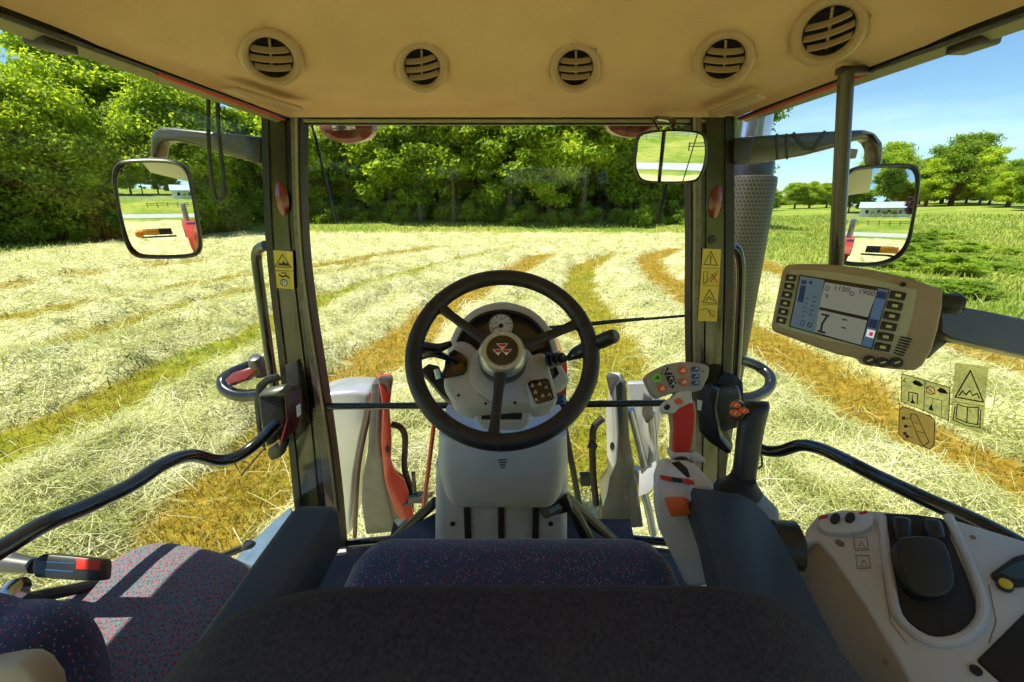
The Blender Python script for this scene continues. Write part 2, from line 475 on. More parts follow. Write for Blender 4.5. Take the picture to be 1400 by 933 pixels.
def pl_dist(x, y, pl):
    d = np.full(np.shape(x), 1e9)
    for a, b in zip(pl, pl[1:]):
        ab = b - a; t = np.clip(((x - a[0]) * ab[0] + (y - a[1]) * ab[1]) / (ab @ ab), 0, 1)
        d = np.minimum(d, np.hypot(x - a[0] - t * ab[0], y - a[1] - t * ab[1]))
    return d


def cover(x, y):
    """how much of the ground at x,y is hay, and how green the bare rest is"""
    wob = (vnoise(x, y, .7, 3) - .5) * .35 + (vnoise(x, y, .22, 4) - .5) * .2
    hay = np.ones(np.shape(x)); green = np.zeros(np.shape(x))
    for pl, w, g in STRIPS:
        w = w * 1.55; d = pl_dist(x, y, pl) + wob
        k = 1 - sstep(w * .75, w * 1.25, d)
        green = np.where(k > .2, np.maximum(green, g * np.clip(.5 + vnoise(x, y, 2.5, 8), 0, 1.3)), green); hay = np.minimum(hay, 1 - k)
    # meadow on the right of EDGE, shaded grass before the wood, road side behind
    ex = np.interp(y, EDGE[::-1, 1], EDGE[::-1, 0], left=EDGE[-1, 0] + 8, right=99)
    side = x - ex + wob * 2
    mead = np.where(y > 1.0, sstep(-.2, .6, side), 0)
    far = sstep(37.5, 39.0, y + .02 * x + wob * 3 + np.where(x > 17, 1.1 * (x - 17), 0))
    left = sstep(23.5, 25.5, -x - .12 * y + wob * 3)
    back = sstep(15.5, 17.0, -y + wob * 3)
    rough = np.maximum.reduce([mead, far, left, back])
    hay = hay * (1 - rough); green = np.maximum(green, np.where(rough > .3, 1.0, 0) * rough)
    return hay, np.clip(green, 0, 1), rough


def ridge(x, y):
    z = np.zeros(np.shape(x))
    for pl, w, g in STRIPS[:6] + STRIPS[8:]:
        d = pl_dist(x, y, pl); z = np.maximum(z, np.exp(-((d - w * 1.55 - .75) / .45) ** 2))
    return .20 * z * (.5 + vnoise(x, y, 1.1, 9))


def gz(x, y):
    x = np.asarray(x, float); y = np.asarray(y, float)
    z = GZ + 0 * x
    z = z + 2.0 * sstep(26, 52, -y) + 6.5 * sstep(52, 130, -y)
    z = z + .85 * sstep(35, 47, y) * sstep(30, 18, x) + 9 * sstep(58, 110, y) * sstep(40, 15, x) + 8 * sstep(52, 100, -x)
    z = z + .035 * np.clip(x - 45, 0, 80) * sstep(0, 40, y + 10)
    return z


def lumps(x, y):
    return (.20 * vnoise(x, y, 1.6, 1) + .22 * vnoise(x, y, .6, 2) + .10 * vnoise(x, y, .22, 5)) - .22 + ridge(x, y)


nr, na = 400, 520
rad = np.concatenate([[.6], .6 * (4500 / .6) ** (np.arange(1, nr) / (nr - 1.0))])
# more rings where the field is seen close
ang = np.linspace(0, 2 * np.pi, na, endpoint=False)
RR, AA = np.meshgrid(rad, ang, indexing='ij')
X, Y = RR * np.sin(AA), RR * np.cos(AA)
hay, green, rough = cover(X, Y)
Zg = gz(X, Y) + lumps(X, Y) * hay * (RR < 60) + np.where(RR < 80, (vnoise(X, Y, .6, 6) - .5) * .12 * rough, 0) * (np.abs(Y + 20) > 4)
verts = np.stack([X, Y, Zg], -1).reshape(-1, 3)
i = np.arange(nr - 1)[:, None] * na; j = np.arange(na)[None, :]; j2 = (j + 1) % na
faces = np.stack([i + j, i + j2, i + na + j2, i + na + j], -1).reshape(-1, 4)


def np_mesh(name, verts, faces, smooth=True):
    me = bpy.data.meshes.new(name)
    nv, nf, k = len(verts), len(faces), faces.shape[1]
    me.vertices.add(nv); me.vertices.foreach_set('co', verts.astype(np.float32).ravel())
    me.loops.add(nf * k); me.loops.foreach_set('vertex_index', faces.astype(np.int32).ravel())
    me.polygons.add(nf); me.polygons.foreach_set('loop_start', np.arange(0, nf * k, k, dtype=np.int32))
    me.polygons.foreach_set('use_smooth', np.full(nf, smooth))
    me.update(calc_edges=True)
    return me


me = np_mesh('hay_field', verts, faces)
ca = me.color_attributes.new('cover', 'FLOAT_COLOR', 'POINT')
ca.data.foreach_set('color', np.stack([hay, green, rough, np.ones_like(hay)], -1).astype(np.float32).ravel())
gm, nt, b = newmat('field_ground'); L = nt.links.new
at = N(nt, 'ShaderNodeAttribute', attribute_name='cover'); sc = N(nt, 'ShaderNodeSeparateColor'); L(at.outputs['Color'], sc.inputs[0])
tc = N(nt, 'ShaderNodeTexCoord')


def ramp_noise(scale, c1, c2, lo=.35, hi=.65, stretch=None, det=6):
    src = tc.outputs['Object']
    if stretch:
        mp = N(nt, 'ShaderNodeMapping'); mp.inputs['Scale'].default_value = stretch; mp.inputs['Rotation'].default_value = (0, 0, .5); L(src, mp.inputs[0]); src = mp.outputs[0]
    n = N(nt, 'ShaderNodeTexNoise'); n.inputs['Scale'].default_value = scale; n.inputs['Detail'].default_value = det; n.inputs['Distortion'].default_value = .6; L(src, n.inputs['Vector'])
    r = N(nt, 'ShaderNodeMapRange'); r.inputs[1].default_value = lo; r.inputs[2].default_value = hi; L(n.outputs['Fac'], r.inputs[0])
    x = N(nt, 'ShaderNodeMix', data_type='RGBA'); L(r.outputs[0], x.inputs[0]); x.inputs[6].default_value = (*c1, 1); x.inputs[7].default_value = (*c2, 1)
    return x.outputs[2], n.outputs['Fac']


hc, hf = ramp_noise(7, (.17, .17, .035), (.58, .55, .27), .34, .58)
h2, hf2 = ramp_noise(1.3, (.36, .35, .12), (.68, .65, .38), .36, .6)
hm = N(nt, 'ShaderNodeMix', data_type='RGBA'); hm.inputs[0].default_value = .5; L(hc, hm.inputs[6]); L(h2, hm.inputs[7])
st, _ = ramp_noise(5, (.20, .115, .012), (.36, .215, .03))
gr, _ = ramp_noise(3, (.13, .165, .010), (.24, .255, .02))
ms = N(nt, 'ShaderNodeMix', data_type='RGBA'); L(sc.outputs[1], ms.inputs[0]); L(st, ms.inputs[6]); L(gr, ms.inputs[7])
md, _ = ramp_noise(.10, (.10, .19, .02), (.34, .34, .08), .38, .6)
md2, _ = ramp_noise(.8, (.11, .19, .02), (.33, .35, .06), .35, .65)
mm = N(nt, 'ShaderNodeMix', data_type='RGBA'); mm.inputs[0].default_value = .5; L(md, mm.inputs[6]); L(md2, mm.inputs[7])
m3 = N(nt, 'ShaderNodeMix', data_type='RGBA'); L(sc.outputs[2], m3.inputs[0]); L(ms.outputs[2], m3.inputs[6]); L(mm.outputs[2], m3.inputs[7])
m4 = N(nt, 'ShaderNodeMix', data_type='RGBA'); L(sc.outputs[0], m4.inputs[0]); L(m3.outputs[2], m4.inputs[6]); L(hm.outputs[2], m4.inputs[7])
L(m4.outputs[2], b.inputs['Base Color']); b.inputs['Roughness'].default_value = 1; b.inputs['Specular IOR Level'].default_value = .05
bp = N(nt, 'ShaderNodeBump'); bp.inputs['Strength'].default_value = .8; bp.inputs['Distance'].default_value = .08; L(hf, bp.inputs['Height']); L(bp.outputs[0], b.inputs['Normal'])
me.materials.append(gm)
go = bpy.data.objects.new('field', me); COL.objects.link(go); props(go, 'mown hay field with curving bare strips and meadow beyond', 'field', kind='structure')


# ------------------------------------------------------------------ loose hay and meadow grass
def strand_mat(name, cols, trans=.3):
    m, nt, b = newmat(name); L = nt.links.new
    g = N(nt, 'ShaderNodeNewGeometry'); r = N(nt, 'ShaderNodeValToRGB'); r.color_ramp.interpolation = 'LINEAR'
    e = r.color_ramp.elements
    while len(e) < len(cols): e.new(.5)
    for k, c in enumerate(cols): e[k].position = k / (len(cols) - 1); e[k].color = (*c, 1)
    tcx = N(nt, 'ShaderNodeTexCoord'); ns = N(nt, 'ShaderNodeTexNoise'); ns.inputs['Scale'].default_value = 1.1; ns.inputs['Detail'].default_value = 5; L(tcx.outputs['Object'], ns.inputs['Vector'])
    w1 = N(nt, 'ShaderNodeMath', operation='MULTIPLY_ADD'); w1.inputs[1].default_value = 1.5; w1.inputs[2].default_value = -.55; L(ns.outputs['Fac'], w1.inputs[0])
    w2 = N(nt, 'ShaderNodeMath', operation='MULTIPLY_ADD'); w2.inputs[1].default_value = .75; L(g.outputs['Random Per Island'], w2.inputs[0]); L(w1.outputs[0], w2.inputs[2])
    L(w2.outputs[0], r.inputs[0])
    L(r.outputs[0], b.inputs['Base Color']); b.inputs['Roughness'].default_value = .6; b.inputs['Specular IOR Level'].default_value = .25
    t = N(nt, 'ShaderNodeBsdfTranslucent'); L(r.outputs[0], t.inputs[0])
    mx = N(nt, 'ShaderNodeMixShader'); mx.inputs[0].default_value = trans
    L(b.outputs[0], mx.inputs[1]); L(t.outputs[0], mx.inputs[2]); L(mx.outputs[0], nt.nodes['Material Output'].inputs[0])
    return m


def blades(n, rmin, rmax, keep, lmin, lmax, w0, wr, pitch, lift, seed, az=66):
    g = np.random.default_rng(seed)
    a = np.radians(g.uniform(-az, az, n)); r = np.exp(g.uniform(math.log(rmin), math.log(rmax), n))
    x, y = r * np.sin(a), r * np.cos(a)
    h, gr_, ro = cover(x, y)
    k = keep(h, gr_, ro, g.uniform(0, 1, n), y, x)
    x, y, r, h = x[k], y[k], r[k], h[k]; n = len(x)
    ln = g.uniform(lmin, lmax, n) * (1 + .012 * r); w = (w0 + wr * r) * g.uniform(.6, 1.3, n)
    t = g.uniform(0, 2 * np.pi, n); p = g.normal(pitch[0], pitch[1], n)
    d = np.stack([np.cos(t) * np.cos(p), np.sin(t) * np.cos(p), np.sin(p)], -1)
    c = np.stack([x, y, gz(x, y) + lumps(x, y) * h + g.uniform(*lift, n) + np.maximum(np.sin(p), 0) * ln * .5], -1)
    sd = np.cross(d, g.normal(0, .35, (n, 3)) + [0, 0, 1]); sd /= np.linalg.norm(sd, axis=1)[:, None] + 1e-9
    bend = np.cross(sd, d) * (ln * g.uniform(-.05, .22, n))[:, None]
    A = c - d * ln[:, None] / 2 - bend; B = c + bend * .6; C = c + d * ln[:, None] / 2 - bend * .8
    W = sd * w[:, None] / 2
    V = np.stack([A - W, A + W, B - W, B + W, C - W * .5, C + W * .5], 1).reshape(-1, 3)
    o = np.arange(n)[:, None] * 6
    F = np.concatenate([o + [0, 1, 3, 2], o + [2, 3, 5, 4]], 1).reshape(-1, 4)
    return np_mesh('blades', V, F, False)


def stuff(name, me, m, label, cat):
    me.name = name; me.materials.append(m)
    o = bpy.data.objects.new(name, me); COL.objects.link(o)
    return props(o, label, cat, kind='stuff')


hm_ = strand_mat('dry_hay_strands', [(.17, .19, .035), (.34, .37, .085), (.48, .48, .17), (.59, .57, .27), (.70, .67, .40), (.84, .80, .58)])
stuff('hay', blades(340000, 2.2, 42, lambda h, g, r, u, y, x: u < h ** 2 * (.30 + 1.0 * vnoise(x, y, .8, 21)) + .012, .16, .46, .0035, .00055, (.05, .28), (-.02, .09), 11), hm_,
      'pale cut hay lying in swaths over the field', 'hay')
sm_ = strand_mat('stubble_blades', [(.20, .12, .012), (.34, .21, .03), (.46, .30, .06), (.26, .25, .025), (.20, .23, .02)])
stuff('stubble', blades(150000, 2.2, 30, lambda h, g, r, u, y, x: (h < .6) & (r < .4), .05, .14, .004, .0006, (.8, .35), (-.02, .01), 12), sm_,
      'short orange stubble in the bare strips of the field', 'stubble')
gm_ = strand_mat('meadow_blades', [(.16, .25, .02), (.28, .36, .04), (.42, .45, .09), (.24, .34, .03), (.5, .48, .18)], .45)
stuff('meadow_grass', blades(170000, 5, 95, lambda h, g, r, u, y, x: (r > .5) & (y > 1) & (x > -40), .08, .24, .006, .0011, (1.1, .3), (-.03, .02), 13), gm_,
      'uncut green grass of the meadow right of the hay', 'grass')


# ------------------------------------------------------------------ trees
def leaf_mat(name, cols, trans=.45, tb=1.5):
    m, nt, b = newmat(name); L = nt.links.new
    g = N(nt, 'ShaderNodeNewGeometry'); oi = N(nt, 'ShaderNodeObjectInfo')
    tcx = N(nt, 'ShaderNodeTexCoord'); n = N(nt, 'ShaderNodeTexNoise'); n.inputs['Scale'].default_value = .55; n.inputs['Detail'].default_value = 2; L(tcx.outputs['Object'], n.inputs['Vector'])
    a1 = N(nt, 'ShaderNodeMath', operation='MULTIPLY_ADD'); a1.inputs[1].default_value = .45; L(g.outputs['Random Per Island'], a1.inputs[0])
    a2 = N(nt, 'ShaderNodeMath', operation='MULTIPLY_ADD'); a2.inputs[1].default_value = .8; a2.inputs[2].default_value = -.42; L(n.outputs['Fac'], a2.inputs[0]); L(a2.outputs[0], a1.inputs[2])
    a3 = N(nt, 'ShaderNodeMath', operation='MULTIPLY_ADD'); a3.inputs[1].default_value = .5; L(oi.outputs['Random'], a3.inputs[0]); L(a1.outputs[0], a3.inputs[2])
    r = N(nt, 'ShaderNodeValToRGB'); e = r.color_ramp.elements
    while len(e) < len(cols): e.new(.5)
    for k, c in enumerate(cols): e[k].position = k / (len(cols) - 1); e[k].color = (*c, 1)
    L(a3.outputs[0], r.inputs[0]); L(r.outputs[0], b.inputs['Base Color']); b.inputs['Roughness'].default_value = .5; b.inputs['Specular IOR Level'].default_value = .3
    t = N(nt, 'ShaderNodeBsdfTranslucent')
    br = N(nt, 'ShaderNodeMix', data_type='RGBA', blend_type='MULTIPLY'); br.inputs[0].default_value = 1; L(r.outputs[0], br.inputs[6]); br.inputs[7].default_value = (tb * 1.15, tb, tb * .5, 1)
    L(br.outputs[2], t.inputs[0])
    mx = N(nt, 'ShaderNodeMixShader'); mx.inputs[0].default_value = trans
    L(b.outputs[0], mx.inputs[1]); L(t.outputs[0], mx.inputs[2]); L(mx.outputs[0], nt.nodes['Material Output'].inputs[0])
    return m


LEAF = leaf_mat('broad_leaves', [(.075, .14, .014), (.18, .28, .022), (.32, .42, .035), (.46, .52, .06)], .5, 2.1)
LEAFB = leaf_mat('bush_leaves', [(.09, .17, .015), (.21, .32, .026), (.36, .46, .05)], .45, 2.0)
LEAFP = leaf_mat('purple_leaves', [(.03, .012, .018), (.06, .025, .03), (.09, .04, .045)], .3, 1.0)
BARK = mat('bark', (.10, .075, .05), .9, var=.35, scale=6, bump=.8, bscale=14)


def crown_mesh(seed, rx, rz, zc, ncl, nlf, leaf, low=.25):
    """leaf faces gathered in clumps through an uneven egg-shaped crown"""
    g = np.random.default_rng(seed)
    d = g.normal(0, 1, (ncl, 3)); d /= np.linalg.norm(d, axis=1)[:, None]
    rr = g.uniform(.25, 1.0, ncl) ** .55 * g.uniform(.8, 1.12, ncl)
    cc = d * rr[:, None] * [rx, rx, rz]; cc[:, 2] += zc
    cc = cc[cc[:, 2] > zc - rz * (1 - low)]
    cr = g.uniform(.12, .30, len(cc)) * (rx + rz) / 2
    V, F = [], []
    per = int(nlf / len(cc))
    for c, r in zip(cc, cr):
        n = int(per * (r / cr.mean()) ** 1.6)
        dd = g.normal(0, 1, (n, 3)); dd /= np.linalg.norm(dd, axis=1)[:, None]
        pos = c + dd * (r * g.uniform(.05, 1.0, n) ** .5 * g.uniform(.75, 1.35, n))[:, None] * [1.25, 1.25, .62] + g.normal(0, .12, (n, 3))
        nm = dd * .5 + g.normal(0, .6, (n, 3)) + [0, 0, .55]; nm /= np.linalg.norm(nm, axis=1)[:, None]
        t = np.cross(nm, g.normal(0, 1, (n, 3))); t /= np.linalg.norm(t, axis=1)[:, None]
        s = np.cross(nm, t); sz = leaf * g.uniform(.6, 1.35, n)[:, None]
        q = np.stack([pos - t * sz, pos + s * sz * .55 + nm * sz * .12, pos + t * sz, pos - s * sz * .55 + nm * sz * .12], 1)
        V.append(q.reshape(-1, 3))
    V = np.concatenate(V); F = np.arange(len(V)).reshape(-1, 4)
    return np_mesh('crown', V, F, False)


def trunk_mesh(seed, h, r, rx, zc, rz, nl=7):
    g = random.Random(seed); m = MB()
    lean = g.uniform(-.3, .3)
    sp = [Vector((0, 0, -.3)), Vector((.05, 0, h * .3)), Vector((lean * .5, .1, h * .6)), Vector((lean, .2, zc + rz * .55))]
    m.tube(sp, [r * 1.35, r, r * .75, r * .2], 9, smooth=5)
    for k in range(nl):
        t = g.uniform(.3, .9); b0 = sp[1].lerp(sp[3], t); a = k * 2.4 + g.uniform(-.4, .4)
        e = Vector((math.cos(a) * rx * g.uniform(.5, .85), math.sin(a) * rx * g.uniform(.5, .85), min(zc + rz * .7, b0.z + g.uniform(.8, 2.6))))
        m.tube([b0, b0.lerp(e, .5) + Vector((0, 0, -.2)), e], [r * .45, r * .28, r * .07], 6, smooth=4)
    me = bpy.data.meshes.new('trunk'); m.bm.to_mesh(me); m.bm.free()
    me.polygons.foreach_set('use_smooth', [True] * len(me.polygons)); me.materials.append(BARK)
    return me


PROTO = {}
for key, (seed, rx, rz, zc, ncl, nlf, leaf, low, th, tr, lm) in dict(
        broad=(1, 3.3, 4.7, 6.7, 85, 26000, .19, .0, 7, .22, LEAF),
        round=(2, 3.6, 4.2, 5.6, 75, 26000, .19, .0, 6, .26, LEAF),
        tall=(3, 2.9, 5.5, 7.6, 90, 26000, .19, .0, 8, .20, LEAF),
        near=(4, 4.0, 5.6, 6.2, 190, 60000, .15, .0, 7, .30, LEAF),
        field=(8, 4.3, 4.6, 4.9, 100, 26000, .17, .0, 5, .3, LEAF),
        bush=(5, 1.5, 1.1, 1.0, 26, 5200, .10, .15, .8, .06, LEAFB),
        purple=(6, 2.4, 2.8, 3.4, 45, 9000, .15, .1, 3, .15, LEAFP)).items():
    c = crown_mesh(seed, rx, rz, zc, ncl, nlf, leaf, low); c.materials.append(lm)
    PROTO[key] = (c, trunk_mesh(seed, th, tr, rx, zc, rz))


def plant(key, name, x, y, s, rot, label, cat, group=None, sz=None):
    t = thing(name, label, cat, (x, y, float(gz(x, y))), group)
    t.rotation_euler = (0, 0, rot); t.scale = (s, s, sz or s)
    for nm, me in zip(('crown', 'trunk'), PROTO[key]):
        o = bpy.data.objects.new(nm, me); COL.objects.link(o); o.parent = t
    return t


ORD = 'first second third fourth fifth sixth seventh eighth ninth tenth eleventh twelfth thirteenth fourteenth'.split()
rg = random.Random(5)
kinds = ['broad', 'round', 'tall']
for k in range(11):
    x = -21 + 4.05 * k + rg.uniform(-.9, .9)
    plant(kinds[k * 2 % 3], 'broadleaf_tree', x, 45.0 + rg.uniform(-1.5, 1.5) - .02 * x, rg.uniform(.95, 1.2), rg.uniform(0, 6),
          f'sunlit broadleaf tree, {ORD[k]} from the left along the front edge of the wood ahead', 'tree', 'trees along the front edge of the wood')
for k in range(13):
    x = -26 + 4.0 * k + rg.uniform(-.8, .8)
    plant(kinds[(k + 1) % 3], 'broadleaf_tree', x, 50.5 + rg.uniform(-1.5, 1.5), rg.uniform(1.05, 1.3), rg.uniform(0, 6),
          'dark broadleaf tree standing deeper in the wood behind the front trees', 'tree', 'trees deeper in the wood')
for k in range(12):
    x = -30 + 4.8 * k + rg.uniform(-1, 1)
    plant(kinds[(k + 2) % 3], 'broadleaf_tree', x, 57 + rg.uniform(-2, 2), rg.uniform(1.1, 1.4), rg.uniform(0, 6),
          'dark broadleaf tree standing deeper in the wood behind the front trees', 'tree', 'trees deeper in the wood')
for k in range(26):
    x = -21 + 1.65 * k + rg.uniform(-.4, .4)
    plant('bush', 'bush', x, 42.5 + rg.uniform(-.8, 4.0), rg.uniform(.55, 1.05), rg.uniform(0, 6),
          'leafy green bush in the undergrowth at the foot of the wood', 'bush', 'bushes at the foot of the wood')
for k, (x, y, s) in enumerate([(-40, 14, 1.0), (-37.5, 20.5, 1.02), (-35.5, 27, 1.0), (-31.5, 32.5, .95), (-26.5, 37, .98)]):
    plant('near', 'broadleaf_tree', x, y, s, 1.3 * k, f'large bright broadleaf tree seen through the left window, {ORD[k]} from the left', 'tree', 'large trees left of the field')
for k in range(9):
    plant(kinds[k % 3], 'broadleaf_tree', -50 + 3.4 * k + rg.uniform(-1, 1), 17 + 4.1 * k + rg.uniform(-1, 1), rg.uniform(1.1, 1.35), rg.uniform(0, 6),
          'broadleaf tree behind the large trees on the left', 'tree', 'trees behind the large left trees')
for k in range(12):
    plant('bush', 'bush', -41 + 1.5 * k + rg.uniform(-.4, .4), 17.5 + 2.0 * k + rg.uniform(-.6, .6), rg.uniform(.8, 1.3), rg.uniform(0, 6),
          'low green bush under the large trees on the left', 'bush', 'bushes under the left trees')
for k in range(22):
    plant('bush', 'bush', -29 + 2.4 * k + rg.uniform(-.6, .6), 54 + rg.uniform(-1, 5), rg.uniform(2.0, 2.7), rg.uniform(0, 6),
          'tall dark shrub deep in the wood between the trunks', 'bush', 'shrubs deep in the wood')
for k in range(14):
    plant('bush', 'bush', -46 + 1.9 * k + rg.uniform(-.5, .5), 20 + 2.3 * k + rg.uniform(-1, 1), rg.uniform(1.8, 2.5), rg.uniform(0, 6),
          'tall dark shrub behind the large trees on the left', 'bush', 'shrubs behind the left trees')
# far trees on the right: (px of foot, foot y, height px)
far = [(1052, 292, 32), (1085, 291, 42), (1105, 291, 40), (1128, 291, 38), (1160, 291, 34), (1200, 292, 90), (1228, 292, 58), (1262, 293, 70), (1296, 293, 102), (1334, 294, 74), (1372, 296, 72), (1408, 300, 78), (1440, 302, 70), (1480, 303, 66), (1520, 303, 62)]
for k, (px, py, hp) in enumerate(far):
    p = PZ(px, py, GZ); r = ray(px, py - hp); top = (r * (p.y / r.y)).z - float(gz(p.x, p.y))
    s = top / 9.3
    plant(['field', 'round', 'field', 'field', 'broad'][k % 5], 'field_tree', p.x, p.y, s * 1.05, 1.9 * k,
          f'distant round tree beyond the meadow on the right, {(ORD + ["fifteenth"])[k]} from the left', 'tree', 'distant trees beyond the meadow')
    if k in (4, 5, 6, 7, 8, 9, 10, 11, 12, 13):
        plant('round', 'field_tree', p.x + 9, p.y + 12, s * .95, .7 * k, 'distant tree filling the gap behind the meadow trees', 'tree', 'trees behind the meadow trees')
for k in range(14):
    p = PZ(1035 + 34 * k, 287.5, GZ)
    plant('bush', 'bush', p.x * 1.03, p.y * 1.03, 3.0, k, 'distant low bush along the far side of the meadow', 'bush', 'bushes beyond the meadow', 2.2)
for k in range(22):
    px, py = rg.uniform(1215, 1420), rg.uniform(322, 405)
    p = PZ(px, py - .0 * k, GZ)
    plant('bush', 'weed_clump', p.x, p.y, rg.uniform(.4, .9), k, 'low leafy weed clump in the green bank right of the display', 'weed', 'weed clumps in the green bank', rg.uniform(.14, .32))
# trees behind the tractor, seen in the mirrors
for k in range(17):
    x = -44 + 6.4 * k + rg.uniform(-1, 1)
    plant(kinds[k % 3], 'hillside_tree', x, -72 + rg.uniform(-4, 4) - .12 * abs(x), rg.uniform(1.15, 1.6) if k % 4 else 1.8, rg.uniform(0, 6),
          'green tree on the hillside behind the white house, seen in the mirrors', 'tree', 'trees on the hillside behind the house')
plant('purple', 'purple_tree', 13.2, -48.5, .95, 1, 'dark purple leaved tree beside the white house, seen in the right mirror', 'tree')
for k, x in enumerate((3.2, 5.8, 8.0)):
    plant('bush', 'garden_bush', x, -47.6, .75 + .1 * k, k, f'rounded garden bush before the white house wall, {ORD[k]} from the left in the mirror', 'bush', 'garden bushes before the house')

# ------------------------------------------------------------------ road, house and fences behind
m = MB()
rows = []
for k in range(41):
    x = -80 + 4 * k; y = -20.5 + .03 * x + .9 * math.sin(x * .03)
    z = float(gz(x, y)) + .07
    rows.append([(x, y - 2.1, z - .05), (x, y - 1.9, z), (x, y, z + .03), (x, y + 1.9, z), (x, y + 2.1, z - .05)])
m.loft(rows, caps=False, closed=False)
done('road', m, mat('worn_asphalt', (.36, .36, .36), .9, var=.1, scale=.8, bump=.3, bscale=20), kind='structure')
wallw = mat('white_wall', (.80, .79, .76), .7, var=.03, scale=3)
roofm = mat('pale_metal_roof', (.42, .48, .58), .4, var=.06, scale=2)
hz0 = float(gz(6, -52)) - .1
t = thing('farm_house', 'long white house with pale blue roof behind the fence, seen in the mirrors', 'house', (6, -52, hz0))
F0 = Frame((6, -52, hz0), (0, 1, 0))


def hp(u, v, w): return Vector((6 + u, -52 + w, hz0 + v))


m = MB(); m.prism([hp(-6.5, 0, -3.5), hp(6.5, 0, -3.5), hp(6.5, 0, 3.0), hp(-6.5, 0, 3.0)], (0, 0, 2.7))
for s in (-6.5, 6.4): m.prism([hp(s, 2.7, -3.5), hp(s, 2.7, 3.0), hp(s, 4.3, -.2)], (.1, 0, 0))
done('wall', m, wallw, t)
m = MB()
for a, bz in ((-4.1, 2.5), (3.9, 2.5)):
    m.prism([hp(-7, bz, a), hp(7, bz, a), hp(7, 4.5, -.2), hp(-7, 4.5, -.2)], (0, 0, .12))
rf = done('roof', m, roofm, t)
done('chimney', MB().box(Frame(hp(3.2, 4.7, -.6), (0, 0, 1), Vector((0, 1, 0))), .6, .6, 1.2), mat('brick', (.3, .13, .09), .9, var=.3), rf)
for u in (-4.6, -1.6, 1.2, 4.4):
    fr = Frame(hp(u, 1.5, 3.0), (0, 1, 0))
    w = done('window', MB().box(fr, 1.0, 1.2, .08), M['white'], t)
    done('pane', MB().box(fr, .82, 1.0, .1), M['cluster'], w)
done('door', MB().box(Frame(hp(2.9, 1.05, 3.02), (0, 1, 0)), .95, 2.1, .1), mat('door_brown', (.16, .08, .05), .5), t)
for u in (-6, -2, 2, 6): done('porch_post', MB().box(Frame(hp(u, 1.25, 3.75), (0, 1, 0)), .14, 2.5, .14), M['white'], t)


def rail_fence(name, label, x0, x1, y0, y1, h, step, rails, m_, pw, rw):
    t = thing(name, label, 'fence', ((x0 + x1) / 2, (y0 + y1) / 2, float(gz((x0 + x1) / 2, (y0 + y1) / 2))))
    n = int((x1 - x0) / step)
    P = [Vector((x0 + (x1 - x0) * k / n, y0 + (y1 - y0) * k / n, float(gz(x0 + (x1 - x0) * k / n, y0 + (y1 - y0) * k / n)))) for k in range(n + 1)]
    for p in P: done('post', MB().box(Frame(p + Vector((0, 0, h / 2)), (0, 1, 0)), pw, h + .1, pw), m_, t)
    for q in rails:
        m = MB()
        for a, b_ in zip(P, P[1:]):
            u = Vector((0, 0, h * q)); m.prism([a + u, b_ + u, b_ + u + Vector((0, 0, rw)), a + u + Vector((0, 0, rw))], (0, .05, 0))
        done('rail', m, m_, t)


rail_fence('white_fence', 'white board fence before the house, seen in the mirrors', -20, 26, -44, -44.4, 1.1, 2.3, (.3, .6, .9), wallw, .13, .14)
rail_fence('old_rail_fence', 'weathered grey rail fence between the road and the house', -6, 12, -33, -33.6, .95, 2.0, (.45, .85), mat('old_wood', (.14, .12, .10), .9, var=.3), .14, .09)

# ================================================================== the cab
V3 = lambda *a: Vector(a)
cab = thing('tractor_cab', 'tractor cab shell with tan roof lining, dark pillars and large windows', 'tractor cab', (0, .4, -1.3))

XE = .605


def band_y(x): return .985 - .93 * x * x


def head_z(x, y):
    a, b_ = band_y(x) - y, (XE - abs(x)) * 1.05 - .07
    k = .05; h = max(k - abs(a - b_), 0) / k
    s = min(a, b_) - h * h * k * .25
    pr = [(-.4, .2285), (-.2, .2285), (-.10, .229), (-.065, .233), (-.045, .243), (.045, .306), (.065, .322), (.085, .345), (.11, .375), (.16, .405), (.28, .43), (.5, .445), (1.2, .45)]
    if s <= pr[0][0]: return pr[0][1]
    for (a0, z0), (a1, z1) in zip(pr, pr[1:]):
        if s <= a1:
            t = (s - a0) / (a1 - a0); return z0 + (z1 - z0) * t
    return pr[-1][1]


def head_pt(u, v):
    x = -XE + 2 * XE * u; y = 1.315 - 2.15 * v ** 1.25
    z = head_z(x, y)
    e = min(XE - abs(x), 1.315 - y)            # the lining turns down a little at its rim
    if e < .03: z -= .012 * (1 - e / .03) ** 2
    p = V3(x, y, z)
    for c, n in VENTS:                           # sunk pockets behind the vents
        q = p - c; q = q - n * q.dot(n)
        if q.length < .042: p = p - n * .05
    return p


VENTS = []
for px, py in ((371, 78), (577, 91), (787, 92), (990, 80), (1133, 42)):
    r = ray(px, py); lo_, hi_ = .4, 1.3
    for _ in range(40):
        md_ = (lo_ + hi_) / 2; p = r * md_
        if p.z > head_z(p.x, p.y): hi_ = md_
        else: lo_ = md_
    c = r * lo_; e = .012
    nx = -(head_z(c.x + e, c.y) - head_z(c.x - e, c.y)) / (2 * e); ny = -(head_z(c.x, c.y + e) - head_z(c.x, c.y - e)) / (2 * e)
    n = -Vector((nx, ny, 1)).normalized()
    VENTS.append((c, (n + Vector((0, -.30, 0)) + Vector((-.2 * c.x, 0, 0))).normalized()))
m = MB(); m.grid(head_pt, 150, 190)
done('headliner', m, M['headliner'], cab, sharp=80)

